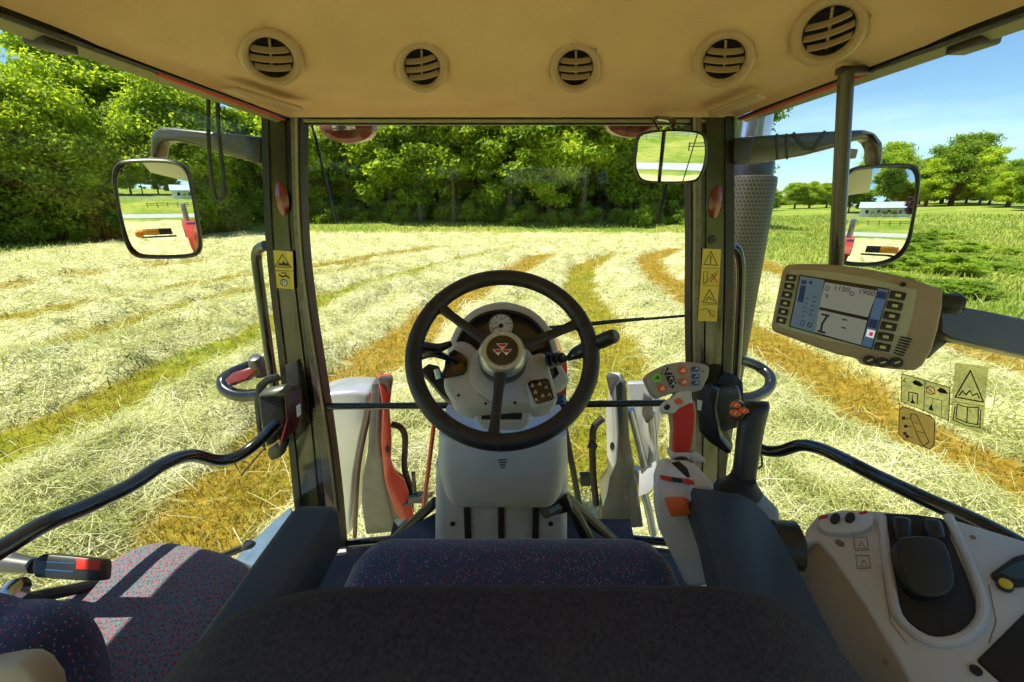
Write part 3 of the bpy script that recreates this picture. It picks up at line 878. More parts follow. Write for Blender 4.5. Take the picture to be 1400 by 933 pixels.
# roof outside the lining: underside rim, sides and top
out = [(-.66, 1.40), (.66, 1.40), (.80, 1.34), (.92, 1.1), (.95, .6), (.95, -.95), (-1.2, -.95), (-1.2, .6), (-1.15, 1.1), (-.86, 1.36)]  # left overhang drawn out, unseen, to throw shade over the passenger seat
inn = [(-.56, 1.345), (.56, 1.345), (.64, 1.33), (.645, 1.1), (.645, .6), (.645, -.86), (-.645, -.86), (-.645, .6), (-.645, 1.1), (-.64, 1.33)]
m = MB()
m.loft([[V3(x, y, .245) for x, y in inn], [V3(x, y, .31 if x > -.9 else .395) for x, y in out], [V3(x * 1.0, y, .44) for x, y in out], [V3(x * .97, y * .97, .52) for x, y in out]], caps=False)
m.prism([V3(x * .97, y * .97, .52) for x, y in out], (0, 0, .01))
done('roof', m, M['roofpaint'], cab)
# rails and seals under the lining edge
for s in (-1, 1):
    L0 = [V3(s * XE, 1.31, .214), V3(s * XE, .9, .214), V3(s * XE, .4, .214), V3(s * XE, -.85, .214)]
    L1 = [p + V3(s * .012, 0, -.003) for p in L0]; L2 = [p + V3(s * .030, 0, -.011) for p in L0]; L3 = [p + V3(s * .05, 0, .035) for p in L0]
    m = MB(); m.loft([L1, L2, L3], caps=False, closed=False)
    rl = done('roof_rail', m, M['seal'], cab)
    m = MB(); m.tube([p + V3(s * .006, 0, -.001) for p in L0], .0045, 8); done('seal', m, M['pillardark'], rl)
    m = MB(); m.tube([V3(s * (XE + .006), 1.3, .209), V3(s * (XE + .006), .86, .210)], .0035, 8); done('seal_lip', m, M['redink'], rl)
    m = MB(); m.box(Frame(V3(s * .635, .70, .207), (0, -1, 0)), .03, .016, .05, .003); done('hinge_cover', m, M['black'], rl)
    m = MB(); m.prism([PZ(*p, .212) for p in ([(300, 118), (325, 118), (415, 146), (388, 147)] if s < 0 else [(968, 152), (1035, 125), (1048, 130), (973, 158)])], (0, 0, -.008), .003)
    done('corner_trim', m, M['tan'], cab)

# header over the windscreen
m = MB()
m.prism([V3(-.56, 1.318, .226), V3(.56, 1.318, .226), V3(.56, 1.318, .214), V3(-.56, 1.318, .214)], (0, .02, 0)); hd = done('header_rail', m, M['pillardark'], cab)
m = MB(); m.prism([V3(-.15, 1.316, .2232), V3(.24, 1.316, .2232), V3(.24, 1.316, .2185), V3(-.15, 1.316, .2185)], (0, .004, 0), .001); done('header_strip', m, mat('maroon_strip', (.10, .02, .015), .35), hd)
m = MB(); m.box(Frame(V3(0, 1.33, .2095), (0, -1, 0)), 1.14, .008, .015, .001); done('header_seal', m, M['seal'], hd)
m = MB(); m.box(Frame(V3(0, 1.335, .203), (0, -1, 0)), 1.14, .006, .012, .001); done('header_edge', m, M['pillardark'], hd)


# front pillars: three profiles side by side, each swept down the pixels' line at the windscreen's distance
def strip(name, L_, R_, y, dep, m_, parent, bev=.006):
    A = catmull([PY(a, b, y) for a, b in L_], 3); B = catmull([PY(a, b, y) for a, b in R_], 3)
    mb = MB(); mb.loft([[a, b, b + V3(0, dep, 0), a + V3(0, dep, 0)] for a, b in zip(A, B)])
    return done(name, mb, m_, parent, sharp=30)


def off(pts, *dx): return [(x + d, y) for (x, y), d in zip(pts, dx)]


PL = [(357, 152), (359, 240), (363, 330), (372, 420), (383, 510), (393, 600), (402, 690), (409, 770)]
pl = strip('pillar', off(PL, *[9] * 8), off(PL, *[31, 32, 33, 34, 34, 34, 33, 33]), 1.318, .05, M['pillar'], cab)
strip('door_seal', PL, off(PL, *[9] * 8), 1.312, .03, M['pillardark'], pl)
strip('inner_seal', off(PL, *[31, 32, 33, 34, 34, 34, 33, 33]), off(PL, *[40, 40, 40, 41, 42, 43, 43, 43]), 1.324, .05, M['gloss'], pl)
strip('trim_strip', off(PL, *[40, 40, 40, 41, 42, 43, 43, 43]), off(PL, *[47, 46, 46, 47, 50, 54, 56, 56]), 1.316, .05, mat('brown_trim', (.16, .12, .09), .28, coat=.4), pl)
strip('window_edge', off(PL, *[47, 46, 46, 47, 50, 54, 56, 56]), off(PL, *[54, 52, 51, 52, 55, 59, 61, 61]), 1.322, .05, M['rubber'], pl)
PR = [(1003, 152), (1003, 240), (1003, 330), (1001, 420), (998, 510), (994, 600), (990, 690), (986, 770)]
pr = strip('pillar', off(PR, *[-37, -37, -37, -36, -34, -32, -30, -30]), off(PR, *[-11, -11, -11, -10, -10, -10, -9, -9]), 1.318, .05, M['pillar'], cab)
strip('door_seal', off(PR, *[-11, -11, -11, -10, -10, -10, -9, -9]), off(PR, *[1] * 8), 1.312, .03, M['pillardark'], pr)
strip('inner_seal', off(PR, *[-44, -44, -44, -43, -40, -37, -35, -35]), off(PR, *[-37, -37, -37, -36, -34, -32, -30, -30]), 1.324, .05, M['gloss'], pr)
strip('trim_strip', off(PR, *[-53, -53, -53, -52, -48, -44, -41, -41]), off(PR, *[-44, -44, -44, -43, -40, -37, -35, -35]), 1.316, .05, mat('brown_trim', (.16, .12, .09), .28, coat=.4), pr)
strip('window_edge', off(PR, *[-59, -59, -58, -57, -53, -48, -44, -44]), off(PR, *[-53, -53, -53, -52, -48, -44, -41, -41]), 1.322, .05, M['rubber'], pr)
strip('glazing_line', off(PL, *[46, 45, 45, 46, 49, 53, 55, 55]), off(PL, *[48.5, 47.5, 47.5, 48.5, 51.5, 55.5, 57.5, 57.5]), 1.314, .01, M['seal'], pl)
strip('glazing_line', off(PR, *[-54.5, -54.5, -54.5, -53.5, -49.5, -45.5, -42.5, -42.5]), off(PR, *[-52, -52, -52, -51, -47, -43, -40, -40]), 1.314, .01, M['seal'], pr)
for px, py in ((385, 272), (979, 276)):  # red ovals modelled on the pillars in place of reddish reflections
    c = PY(px, py, 1.316); m = MB(); m.lathe(Frame(c, (0, -1, .0)), [(.0, .006), (.014, .005), (.02, .001), (.021, 0)], 24, sx=.95, sy=2.2)
    done('red_reflection', m, M['lens_reflection'], pl if px < 700 else pr)
c = PY(974, 328, 1.316); m = MB(); m.lathe(Frame(c, (0, -1, 0)), [(0, .004), (.010, .004), (.012, 0)], 18); done('screw_plug', m, M['black'], pr)

# crossbar and lower frame of the windscreen
m = MB(); m.tube([PY(424, 556, 1.335), PY(700, 554, 1.335), PY(940, 551, 1.335)], .0115, 12); done('crossbar', m, M['gloss'], cab)
m = MB()
m.tube([PY(440, 747, 1.36), PY(545, 737, 1.36), PY(620, 733, 1.36), PY(760, 733, 1.36), PY(830, 735, 1.36), PY(960, 745, 1.36)], .016, 10); sill = done('window_sill', m, M['gloss'], cab)
m = MB()
m.tube([PY(425, 760, 1.30), PY(550, 748, 1.30), PY(700, 745, 1.30), PY(835, 750, 1.30), PY(960, 762, 1.30)], .018, 10)
m.tube([PY(532, 745, 1.28), PY(560, 718, 1.26), PY(596, 686, 1.22)], .017, 10); m.tube([PY(768, 676, 1.22), PY(800, 705, 1.26), PY(846, 745, 1.28)], .02, 10)
done('lower_frame', m, M['black'], cab)
# floor with toe board
m = MB()
m.prism([V3(-.60, -.85, -1.27), V3(.60, -.85, -1.27), V3(.60, .9, -1.27), V3(.44, 1.36, -1.27), V3(-.44, 1.36, -1.27), V3(-.60, .9, -1.27)], (0, 0, .03))
m.prism([V3(-.44, 1.05, -1.24), V3(-.44, 1.36, -1.24), V3(-.44, 1.36, -1.13)], (.88, 0, 0))
done('floor', m, M['floor'], cab)
m = MB(); m.prism([PZ(430, 765, -1.0), PZ(500, 752, -1.0), PZ(596, 700, -1.0), PZ(596, 790, -1.0), PZ(420, 830, -1.0)], (0, 0, -.03), .005); done('floor_mat', m, M['floor'], cab)
m = MB(); m.prism([PZ(775, 700, -1.0), PZ(850, 750, -1.0), PZ(960, 765, -1.0), PZ(960, 830, -1.0), PZ(775, 790, -1.0)], (0, 0, -.03), .005); done('floor_mat', m, M['floor'], cab)
# step cover low on the left door side
m = MB(); m.prism([PZ(*p, -1.02) for p in ((318, 765), (345, 738), (372, 712), (398, 690), (410, 740), (400, 790))], (0, 0, -.16), .012); done('step_cover', m, mat('blue_grey_plastic', (.10, .15, .23), .35, dust=.1), cab)
m = MB(); m.lathe(Frame(PZ(340, 746, -1.02), (0, 0, 1), V3(0, 1, 0)), [(0, .012), (.014, .011), (.02, 0)], 18); done('step_cap', m, M['steel'], cab)


# panes
def side_x(y, z): return .662 + .23 * sstep(0, 1, (1.31 - y) / .42) * sstep(0, 1, (.2 - z) / .75) * (1 - .75 * sstep(0, 1, (.2 - y) / .95))


m = MB()
m.prism([PY(410, 160, 1.34), PY(955, 160, 1.34), PY(955, 740, 1.34), PY(445, 740, 1.34)], (0, .005, 0)); done('windscreen', m, M['windscreen'], cab)
for s in (-1, 1):
    m = MB()
    m.grid(lambda u, v: V3(s * float(side_x(1.30 - 2.0 * u, .216 - 1.26 * v)), 1.30 - 2.0 * u, .216 - 1.26 * v), 24, 16)
    bm2 = m.bm; bmesh.ops.solidify(bm2, geom=bm2.faces[:], thickness=.005)
    done('side_window', m, M['sideglass'], cab, sharp=60)
# rear wall of the cab: opening with pane, post and wiper, met by the inside mirror
m = MB()
for s in (-1, 1): m.prism([V3(s * .585, -.82, .23), V3(s * .635, -.82, .23), V3(s * .74, -.82, -1.2), V3(s * .68, -.82, -1.2)], (0, -.06, 0), .01)
done('rear_pillar', m, M['pillar'], cab)
m = MB(); m.prism([V3(-.70, -.83, -.62), V3(.70, -.83, -.62), V3(.72, -.83, -1.25), V3(-.72, -.83, -1.25)], (0, -.04, 0), .01); done('rear_panel', m, M['black'], cab)
m = MB(); m.box(Frame(V3(-.20, -.84, -.2), (0, 1, 0)), .035, .86, .03, .005); done('rear_post', m, M['gloss'], cab)
m = MB(); m.prism([V3(-.64, -.85, .22), V3(.64, -.85, .22), V3(.69, -.85, -.62), V3(-.69, -.85, -.62)], (0, -.005, 0)); done('rear_window', m, M['windscreen'], cab)
m = MB(); m.tube([V3(.12, -.87, .2), V3(.02, -.88, -.35)], .006, 6); m.tube([V3(.16, -.87, .2), V3(.2, -.86, .12), V3(.26, -.86, .16), V3(.30, -.86, .08)], .006, 6, smooth=4)
done('rear_wiper', m, M['black'], cab)

# ---------------------------------------------------------------- roof vents
VN = ['leftmost round tan air vent in the cab ceiling', 'round tan air vent in the ceiling, second from the left', 'middle round tan air vent, above the right side of the steering wheel',
      'round tan air vent in the ceiling above the inside mirror', 'rightmost and largest looking round tan air vent in the ceiling']
for k, (px, py, tilt) in enumerate(((371, 78, 6), (577, 91, 14), (787, 92, -2), (990, 80, -8), (1133, 42, 10))):
    c, n = VENTS[k]
    fr = Frame(c + n * .006, n)
    t = thing('air_vent', VN[k], 'air vent', c, 'round air vents in the cab ceiling')
    m = MB(); m.lathe(fr, [(.0515, -.03), (.0515, -.003), (.0500, .000), (.0465, .0045), (.0440, .0055), (.0385, .0045), (.0345, -.001), (.0325, -.02)], 48, cap=False); done('bezel', m, M['tan'], t)
    m = MB(); m.lathe(fr, [(.0335, -.001), (.032, -.028), (0, -.03)], 32, cap=False); done('duct', m, M['ventdark'], t)
    ct, st_ = math.cos(R(tilt)), math.sin(R(tilt))
    for v in (.0155, .0, -.0155):
        w = math.sqrt(.0332 ** 2 - v * v)
        ring = []
        for a in np.linspace(-1, 1, 13):
            u = w * a; b0 = v - .0035 * (1 - a * a)
            q = [(u, b0 + .0022, -.010), (u, b0 - .0022, .000), (u, b0 - .0040, -.001), (u, b0 + .0005, -.011)]
            ring.append([fr(x * ct - y * st_, x * st_ + y * ct, z) for x, y, z in q])
        m = MB(); m.loft(ring); done('slat', m, M['tan'], t)
    m = MB(); m.box(fr, .004, .062, .006, .001, w=-.017); done('spine', m, M['tan'], t)

# ---------------------------------------------------------------- steering wheel
WC = PD(687, 483, .94); wt = R(42)
WF = Frame(WC, (0, -math.cos(wt), math.sin(wt)), V3(0, math.sin(wt), math.cos(wt)))
con = thing('steering_console', 'pale beige steering column console with black three spoke steering wheel and round gauge', 'dashboard', V3(-.02, 1.05, -1.24))
sw = bpy.data.objects.new('steering_wheel', None); COL.objects.link(sw); sw.empty_display_size = .05; sw.parent = con; sw.location = WC - WPOS[con.name]; WPOS[sw.name] = WC
m = MB(); RM = .190
m.tube([WF(RM * math.cos(a), RM * math.sin(a)) for a in np.linspace(0, 2 * math.pi, 97)[:-1]], .0178, 18, closed=True)
rim = done('rim', m, M['leather'], sw, sharp=60)
for px, py in ((590, 411), (803, 437), (673, 610)):
    p = WF.px(px, py); q = p - WC; a = math.atan2(q.dot(WF.u), q.dot(WF.r))
    h = WF(.046 * math.cos(a), .046 * math.sin(a), .004)
    e = WF((RM - .012) * math.cos(a), (RM - .012) * math.sin(a), .002)
    d = (e - h).normalized(); s_ = WF.n.cross(d)
    m = MB()
    rings = []
    for t_, w_, th in ((0, .013, .007), (.3, .0105, .0065), (.75, .0100, .006), (1, .0125, .0075)):
        c = h.lerp(e, t_) + WF.n * (-.006 * math.sin(math.pi * t_))
        rings.append([c + s_ * (w_ * x) + WF.n * (th * y) for x, y in ((-1, -.7), (-.9, .5), (-.35, 1), (.35, 1), (.9, .5), (1, -.7), (.4, -1), (-.4, -1))])
    m.loft(rings); done('spoke', m, M['leather'], sw)
    m = MB()
    for da in (-.075, .075):
        m.tube([WF(RM * math.cos(a + da) + .0182 * math.cos(b) * math.cos(a + da), RM * math.sin(a + da) + .0182 * math.cos(b) * math.sin(a + da), .0182 * math.sin(b)) for b in np.linspace(0, 2 * math.pi, 25)[:-1]], .0012, 6, closed=True)
    done('rim_seam', m, M['pillardark'], sw)
m = MB(); m.lathe(WF, [(.052, -.035), (.052, -.004), (.048, .010), (.044, .016), (.037, .017), (.034, .0155)], 48); hub = done('hub_ring', m, M['ring'], sw)
m = MB(); m.lathe(WF, [(.0535, -.045), (.0535, -.016), (.05, -.012)], 40); done('hub_base', m, M['black'], sw)
m = MB(); m.lathe(WF, [(.034, .0150), (.0335, .0185), (.028, .021), (0, .0225)], 40); done('hub_cap', m, M['cluster'], sw)
em = MB(); ew = MB()
for cx, cy, s in ((0, .0065, 1.0), (-.0088, -.0065, .93), (.0088, -.0065, .93)):
    def tri(k, w0, dy=0): return [WF(cx + k * s * x, cy + k * s * y + dy, w0) for x, y in ((-.0125, .0058), (.0125, .0058), (0, -.0088))]
    ew.prism(tri(1.0, .0240), -WF.n * .002)
    em.prism([WF(cx + s * x, cy + s * y, .0246) for x, y in ((-.0098, .0046), (.0098, .0046), (.0045, -.0022), (-.0045, -.0022))], -WF.n * .0012)
done('emblem_outline', ew, M['white'], sw); done('emblem', em, M['redink'], sw)

# ---------------------------------------------------------------- steering console
DF = Frame(PD(687, 470, 1.06), (0, -math.cos(R(33)), math.sin(R(33))))
arch = [(606, 528), (608, 500), (612, 474), (621, 450), (636, 431), (656, 418), (687, 411), (718, 418), (739, 431), (754, 450), (763, 474), (768, 500), (770, 528)]
m = MB(); m.plate(DF, arch, .13, bevel=.012, seg=3, smooth=3); done('cowl', m, M['beige'], con, sharp=40)
inner = [(620, 520), (621, 488), (627, 464), (639, 445), (658, 431), (687, 425), (716, 431), (735, 445), (748, 464), (754, 488), (755, 520)]
m = MB(); m.plate(DF, inner, .01, w=.003, bevel=.002, smooth=3); cl = done('instrument_cluster', m, M['cluster'], con)
rimp = MB(); rimp.tube(catmull(DF.pxs(inner, .004), 4), .0035, 8); done('cluster_rim', rimp, M['black'], cl)
gc = DF.px(685, 446, .006); GF = Frame(gc, DF.n)
m = MB(); m.lathe(GF, [(.030, -.003), (.030, .002), (0, .002)], 40); gg = done('gauge', m, M['dial'], con)
m = MB(); m.tube([GF(.031 * math.cos(a), .031 * math.sin(a), .002) for a in np.linspace(0, 6.2832, 41)[:-1]], .0022, 8, closed=True); done('gauge_bezel', m, M['black'], gg)
m = MB()
for k in range(11):
    a = R(215 - 25 * k); m.stroke([GF(.022 * math.cos(a), .022 * math.sin(a), .0022), GF(.026 * math.cos(a), .026 * math.sin(a), .0022)], .0022 if k % 2 == 0 else .0012, GF.n)
m.lathe(Frame(GF(0, -.017, .0022), GF.n), [(.0052, 0), (.0052, .0004), (0, .0004)], 16); m.lathe(Frame(GF(0, 0, .0022), GF.n), [(.006, 0), (.005, .003), (0, .003)], 20)
done('gauge_marks', m, M['ink'], gg)
m = MB(); m.stroke([GF(0, 0, .0036), GF(-.0235, -.010, .0036)], .0028, GF.n); done('needle', m, M['redink'], gg)


def text(s, fr, u, v, w, size, m_, parent, name, rot=0):
    cu = bpy.data.curves.new('lettering', 'FONT'); cu.body = s; cu.size = size; cu.align_x = 'CENTER'; cu.align_y = 'CENTER'; cu.extrude = .0002; cu.resolution_u = 3
    o = bpy.data.objects.new('lettering', cu); dg = bpy.context.evaluated_depsgraph_get()
    COL.objects.link(o); dg.update(); me = bpy.data.meshes.new_from_object(o.evaluated_get(dg)); bpy.data.objects.remove(o); bpy.data.curves.remove(cu)
    c, s_ = math.cos(rot), math.sin(rot)
    mb = MB(); mb.bm.from_mesh(me); bpy.data.meshes.remove(me)
    for vv in mb.bm.verts:
        x, y = vv.co.x * c - vv.co.y * s_, vv.co.x * s_ + vv.co.y * c
        vv.co = fr(u + x, v + y, w + vv.co.z)
    return done(name, mb, m_, parent)


for sx_, (u, v) in {'10': (-.012, .006), '20': (.002, .0175), '30': (.0145, .006)}.items(): text(sx_, GF, u, v, .0024, .007, M['ink'], gg, 'gauge_numeral')

BF = Frame(PD(687, 520, 1.0), (0, -math.cos(R(45)), math.sin(R(45))))
body = [(606, 504), (612, 482), (620, 466), (634, 464), (645, 470), (660, 484), (700, 489), (722, 486), (743, 479), (749, 490), (757, 520), (760, 550), (738, 557), (716, 553), (690, 556), (640, 559), (618, 550), (606, 530)]
m = MB(); m.plate(BF, body, .085, bevel=.012, seg=4); done('column_pod', m, M['beige'], con, sharp=50)
m = MB(); m.lathe(Frame(BF.px(687, 506, .0), BF.n), [(.078, -.02), (.078, .002), (.070, .006), (.05, .008)], 40); done('pod_collar', m, M['beige'], con)
m = MB(); m.lathe(Frame(WC - WF.n * .02, WF.n), [(.03, -.10), (.03, 0)], 24); done('steering_shaft', m, M['black'], con)
m = MB(); m.plate(BF, [(608, 494), (614, 482), (621, 477), (631, 483), (639, 491), (638, 504), (634, 511), (620, 514), (606, 516)], .02, w=.008, bevel=.003); sp = done('switch_panel', m, M['gloss'], con)
m = MB(); m.plate(BF, [(616, 493), (622, 484), (635, 493), (633, 506), (618, 509)], .004, w=.0105, bevel=.001); done('indicator_window', m, mat('amber_dark', (.10, .035, .012), .2, coat=.6), sp)
KF = Frame(BF.px(740, 535, .012), BF.n)
m = MB(); m.plate(KF, [(716, 522), (722, 516), (748, 512), (755, 516), (763, 545), (758, 552), (734, 558), (727, 553)], .03, bevel=.006, seg=3); kp = done('keypad', m, M['beigelight'], con)
m = MB(); m.plate(KF, [(721, 524), (725, 520), (747, 517), (751, 520), (758, 544), (755, 547), (735, 553), (731, 550)], .006, w=.0015, bevel=.002); done('keypad_face', m, M['cluster'], kp)
m = MB()
for px, py in ((728, 527), (738, 525), (747, 530), (732, 536), (742, 541), (751, 540), (733, 547)):
    c = KF.px(px, py, .002); f = Frame(c, KF.n)
    m.stroke([f(-.0035, -.003), f(0, .0035), f(.0035, -.003)], .0014, KF.n, closed=px % 2 == 0)
done('key_symbols', m, M['white'], kp)
m = MB()
for pts in ([(650, 489), (648, 515), (655, 540), (672, 552)], [(722, 489), (724, 508), (718, 520)]): m.stroke(BF.pxs(pts, .0004), .0012, BF.n)
done('pod_seam', m, mat('seam_grey', (.12, .11, .10), .7), con)
m = MB()
for px, py in ((627, 541), (664, 552), (704, 551)): m.lathe(Frame(BF.px(px, py, .0003), BF.n), [(.0035, 0), (.0035, .0006), (0, .0002)], 14)
done('pod_screw', m, M['ink'], con)
# shuttle lever left
m = MB(); m.tube([PD(632, 500, 1.02), PD(606, 487, .99), PD(590, 482, .97), PD(573, 486, .95)], [.006, .008, .012, .012], 10, smooth=4)
m.tube([PD(616, 470, .99), PD(600, 476, .975), PD(584, 476, .965), PD(570, 472, .95)], [.007, .011, .014, .011], 10, smooth=4)
done('shuttle_lever', m, M['gloss'], con)
m = MB(); m.plate(Frame(PD(600, 520, 1.02), BF.n), [(586, 497), (600, 500), (608, 520), (618, 546), (626, 556), (604, 540), (580, 512), (574, 506)], .04, bevel=.006); done('lever_guard', m, M['black'], con)
m = MB(); m.tube([PD(597, 505, 1.0), PD(600, 518, 1.0)], .007, 10); done('lever_pin', m, M['ring'], con)
# stalk on the right with its rubber boot
m = MB()
for k in range(4): m.lathe(Frame(PD(752 + 6 * k, 493 - 1.0 * k, 1.01), PD(830, 470, .92) - PD(752, 493, 1.01)), [(.010, -.004), (.020 - .002 * k, 0), (.010, .004)], 20)
m.tube([PD(768, 492, 1.0), PD(784, 487, .985)], .006, 10)
m.tube([PD(776, 491, .99), PD(786, 484, .98), PD(800, 478, .968), PD(816, 470, .95)], [.006, .014, .018, .016], 14, smooth=3, flat=.85)
m.tube([PD(814, 471, .952), PD(822, 467, .945), PD(838, 460, .93), PD(843, 458, .925)], [.015, .020, .0195, .014], 14, smooth=3, flat=.8)
st_k = done('control_stalk', m, M['black'], con)
m = MB()
for px, py in ((783, 487), (792, 482), (803, 476)):
    f = Frame(PD(px, py, .945), (0, -.8, .6)); m.stroke([f(-.002, 0), f(.002, .001)], .0016, f.n)
done('stalk_symbols', m, M['white'], st_k)
m = MB(); m.tube([PD(752, 548, 1.0), PD(772, 546, .985)], .011, 14); done('ignition_knob', m, M['blue'], con)
# neck between pod and lower cover
NF = Frame(PD(687, 570, 1.02), (0, -.94, .34))
m = MB(); m.plate(NF, [(632, 548), (728, 548), (728, 560), (725, 578), (714, 589), (662, 589), (650, 578), (645, 560)], .08, bevel=.008, seg=3); nk = done('column_neck', m, M['beige'], con)
m = MB(); m.plate(NF, [(658, 565), (714, 565), (713, 574), (658, 574)], .004, w=.002, bevel=.001); done('ashtray_slot', m, M['ventdark'], nk)
m = MB(); m.plate(NF, [(656, 579), (716, 579), (711, 588), (664, 588)], .004, w=.003, bevel=.001); done('neck_latch', m, M['beigelight'], nk)


def hring(px0, px1, py, y, dep, r):
    a, b_ = PY(px0, py, y), PY(px1, py, y); w = b_.x - a.x; cx = (a.x + b_.x) / 2
    return [V3(cx + u, y + dep / 2 + v, a.z) for u, v in rrect(w, dep, r, 6)]


m = MB(); m.loft([hring(614, 761, 586, 1.06, .10, .03), hring(602, 772, 590, 1.02, .16, .035), hring(597, 777, 600, .985, .22, .04), hring(595, 779, 640, .965, .25, .045), hring(597, 777, 655, .962, .25, .045),
                  hring(606, 769, 684, .966, .24, .04), hring(612, 763, 692, .972, .22, .035), hring(616, 759, 694, .985, .2, .03)])
lc = done('lower_cover', m, M['beigelight'], con, sharp=60)
m = MB()
for k, y in enumerate((629, 632.5, 636, 639.5)):
    w = 6 - 1.2 * k; a = PY(687 - w, y, .961); b_ = PY(687 + w, y, .961); m.stroke([a, b_], .0028, V3(0, -1, 0))
done('embossed_mark', m, M['ink'], lc)
m = MB(); m.loft([hring(594, 778, 640, 1.03, .2, .03), hring(593, 777, 719, 1.03, .2, .03), hring(593, 777, 860, 1.03, .2, .03)]); base_ = done('console_base', m, M['beige'], con)
m = MB()
for px in (638, 685, 733):  # black strips stand in for the dark of the pedal gaps
    a, b_ = PY(px - 4.5, 694, 1.022), PY(px + 4.5, 694, 1.022)
    m.prism([a, b_, b_ + V3(0, 0, -.16), a + V3(0, 0, -.16)], (0, .02, 0), .003)
done('dark_pedal_gap', m, M['rubber'], con)
m = MB()
for px in (619, 753): m.lathe(Frame(PY(px, 716, 1.029), (0, -1, 0)), [(.007, 0), (.007, .003), (0, .002)], 16)
done('console_bolt', m, M['ink'], base_)
m = MB(); m.tube([PY(745, 700, 1.0), PY(775, 690, 1.06), PY(800, 730, 1.1), PY(812, 750, 1.08)], .02, 10, smooth=3)
m.prism([PY(742, 697, 1.02), PY(776, 680, 1.02), PY(784, 700, 1.02), PY(760, 706, 1.02)], (0, .05, 0), .006); done('pedal', m, M['black'], con)

# ---------------------------------------------------------------- red bonnet ahead
m = MB()
rings = []
for y, hw, zt in ((1.52, .225, -.50), (1.9, .24, -.55), (2.5, .23, -.68), (3.0, .21, -.85), (3.3, .18, -1.0)):
    rings.append([V3(-.02 + u, y, zt - .35 + v) for u, v in rrect(hw * 2, .7, .09, 5)])
m.loft(rings); done('bonnet', m, M['red'], label='red tractor bonnet just behind the instrument cowl', cat='bonnet')

# ================================================================== mirrors
def mirror(name, label, cpx, y, outl, face, Rc, thick, housing, smooth=4, inset=.93, cat='mirror'):
    c = PY(*cpx, y); v = c.normalized(); r = Vector(face).normalized(); n = (r - v).normalized()
    fr = Frame(c, n)
    t = thing(name, label, cat, c)
    pts = catmull(fr.pxs(outl), smooth, True)
    uv = [((p - c).dot(fr.r), (p - c).dot(fr.u)) for p in pts]
    k = len(uv)

    def ring(s, w): return [fr(u * s, v_ * s, w) for u, v_ in uv]
    m = MB(); m.loft([ring(inset, .0), ring(.965, .008), ring(1.0, .004), ring(1.01, -.01), ring(.93, -thick * .7), ring(.7, -thick)], caps=False)
    m.prism(ring(.7, -thick), fr.n * .001)
    done('housing', m, housing, t, sharp=60)
    # curved mirror glass
    mb = bmesh.new(); prev = None; cv = mb.verts.new(fr(0, 0, 0))
    for q in range(1, 13):
        s = inset * q / 12
        cur = [mb.verts.new(fr(u * s, v_ * s, -((u * s) ** 2 + (v_ * s) ** 2) / (2 * Rc) if Rc else 0)) for u, v_ in uv]
        for j in range(k):
            if prev is None: mb.faces.new((cv, cur[j], cur[(j + 1) % k]))
            else: mb.faces.new((prev[j], cur[j], cur[(j + 1) % k], prev[(j + 1) % k]))
        prev = cur
    mm_ = MB(); mm_.bm.free(); mm_.bm = mb
    bmesh.ops.recalc_face_normals(mb, faces=mb.faces[:])
    bmesh.ops.translate(mb, verts=mb.verts[:], vec=fr.n * .003)
    done('mirror_glass', mm_, M['mirror'], t, sharp=180)
    return t, fr


ML = [(154, 240), (160, 224), (176, 218), (215, 217), (242, 221), (257, 234), (263, 258), (270, 298), (275, 332), (271, 347), (255, 353), (205, 354), (184, 350), (172, 334), (163, 296), (157, 264)]
lm, lf = mirror('wing_mirror', 'wing mirror outside the left window, reflecting house, road and amber marker', (213, 288), 1.30, ML, (-.105, -.985, -.085), 1.15, .05, M['black'])
MR = [(1150, 262), (1156, 240), (1170, 229), (1200, 225), (1240, 224), (1255, 232), (1257, 255), (1250, 300), (1243, 334), (1228, 354), (1200, 364), (1158, 363), (1142, 352), (1141, 330), (1146, 296)]
rm_, rf_ = mirror('wing_mirror', 'wing mirror outside the right window, reflecting white house and blue sky', (1199, 292), 1.22, MR, (.065, -.99, .005), 1.15, .07, M['black'])
MI = [(868, 205), (870, 190), (880, 181), (918, 177), (956, 180), (966, 190), (967, 215), (961, 238), (950, 249), (918, 251), (880, 249), (869, 238), (866, 222)]
im_, if_ = mirror('inside_mirror', 'small inside rear view mirror hanging under the roof by the right pillar', (917, 213), 1.16, MI, (-.24, -.96, -.085), 3.0, .035, M['black'], inset=.92)
m = MB(); m.tube([if_(0, .03, -.03), if_(0.0, .075, -.03), V3(if_.c.x, 1.305, .214)], .006, 8, smooth=4); m.tube([if_(.03, .035, -.03), V3(if_.c.x + .03, 1.305, .213)], .004, 8)
m.tube([if_(-.015, .035, -.03), V3(if_.c.x - .012, 1.305, .213)], .003, 8); done('stalk', m, M['gloss'], im_)


def slab(fr, pts, thick, m_, name, parent, bevel=.008):
    m = MB(); m.plate(fr, pts, thick, bevel=bevel, seg=3); return done(name, m, m_, parent)


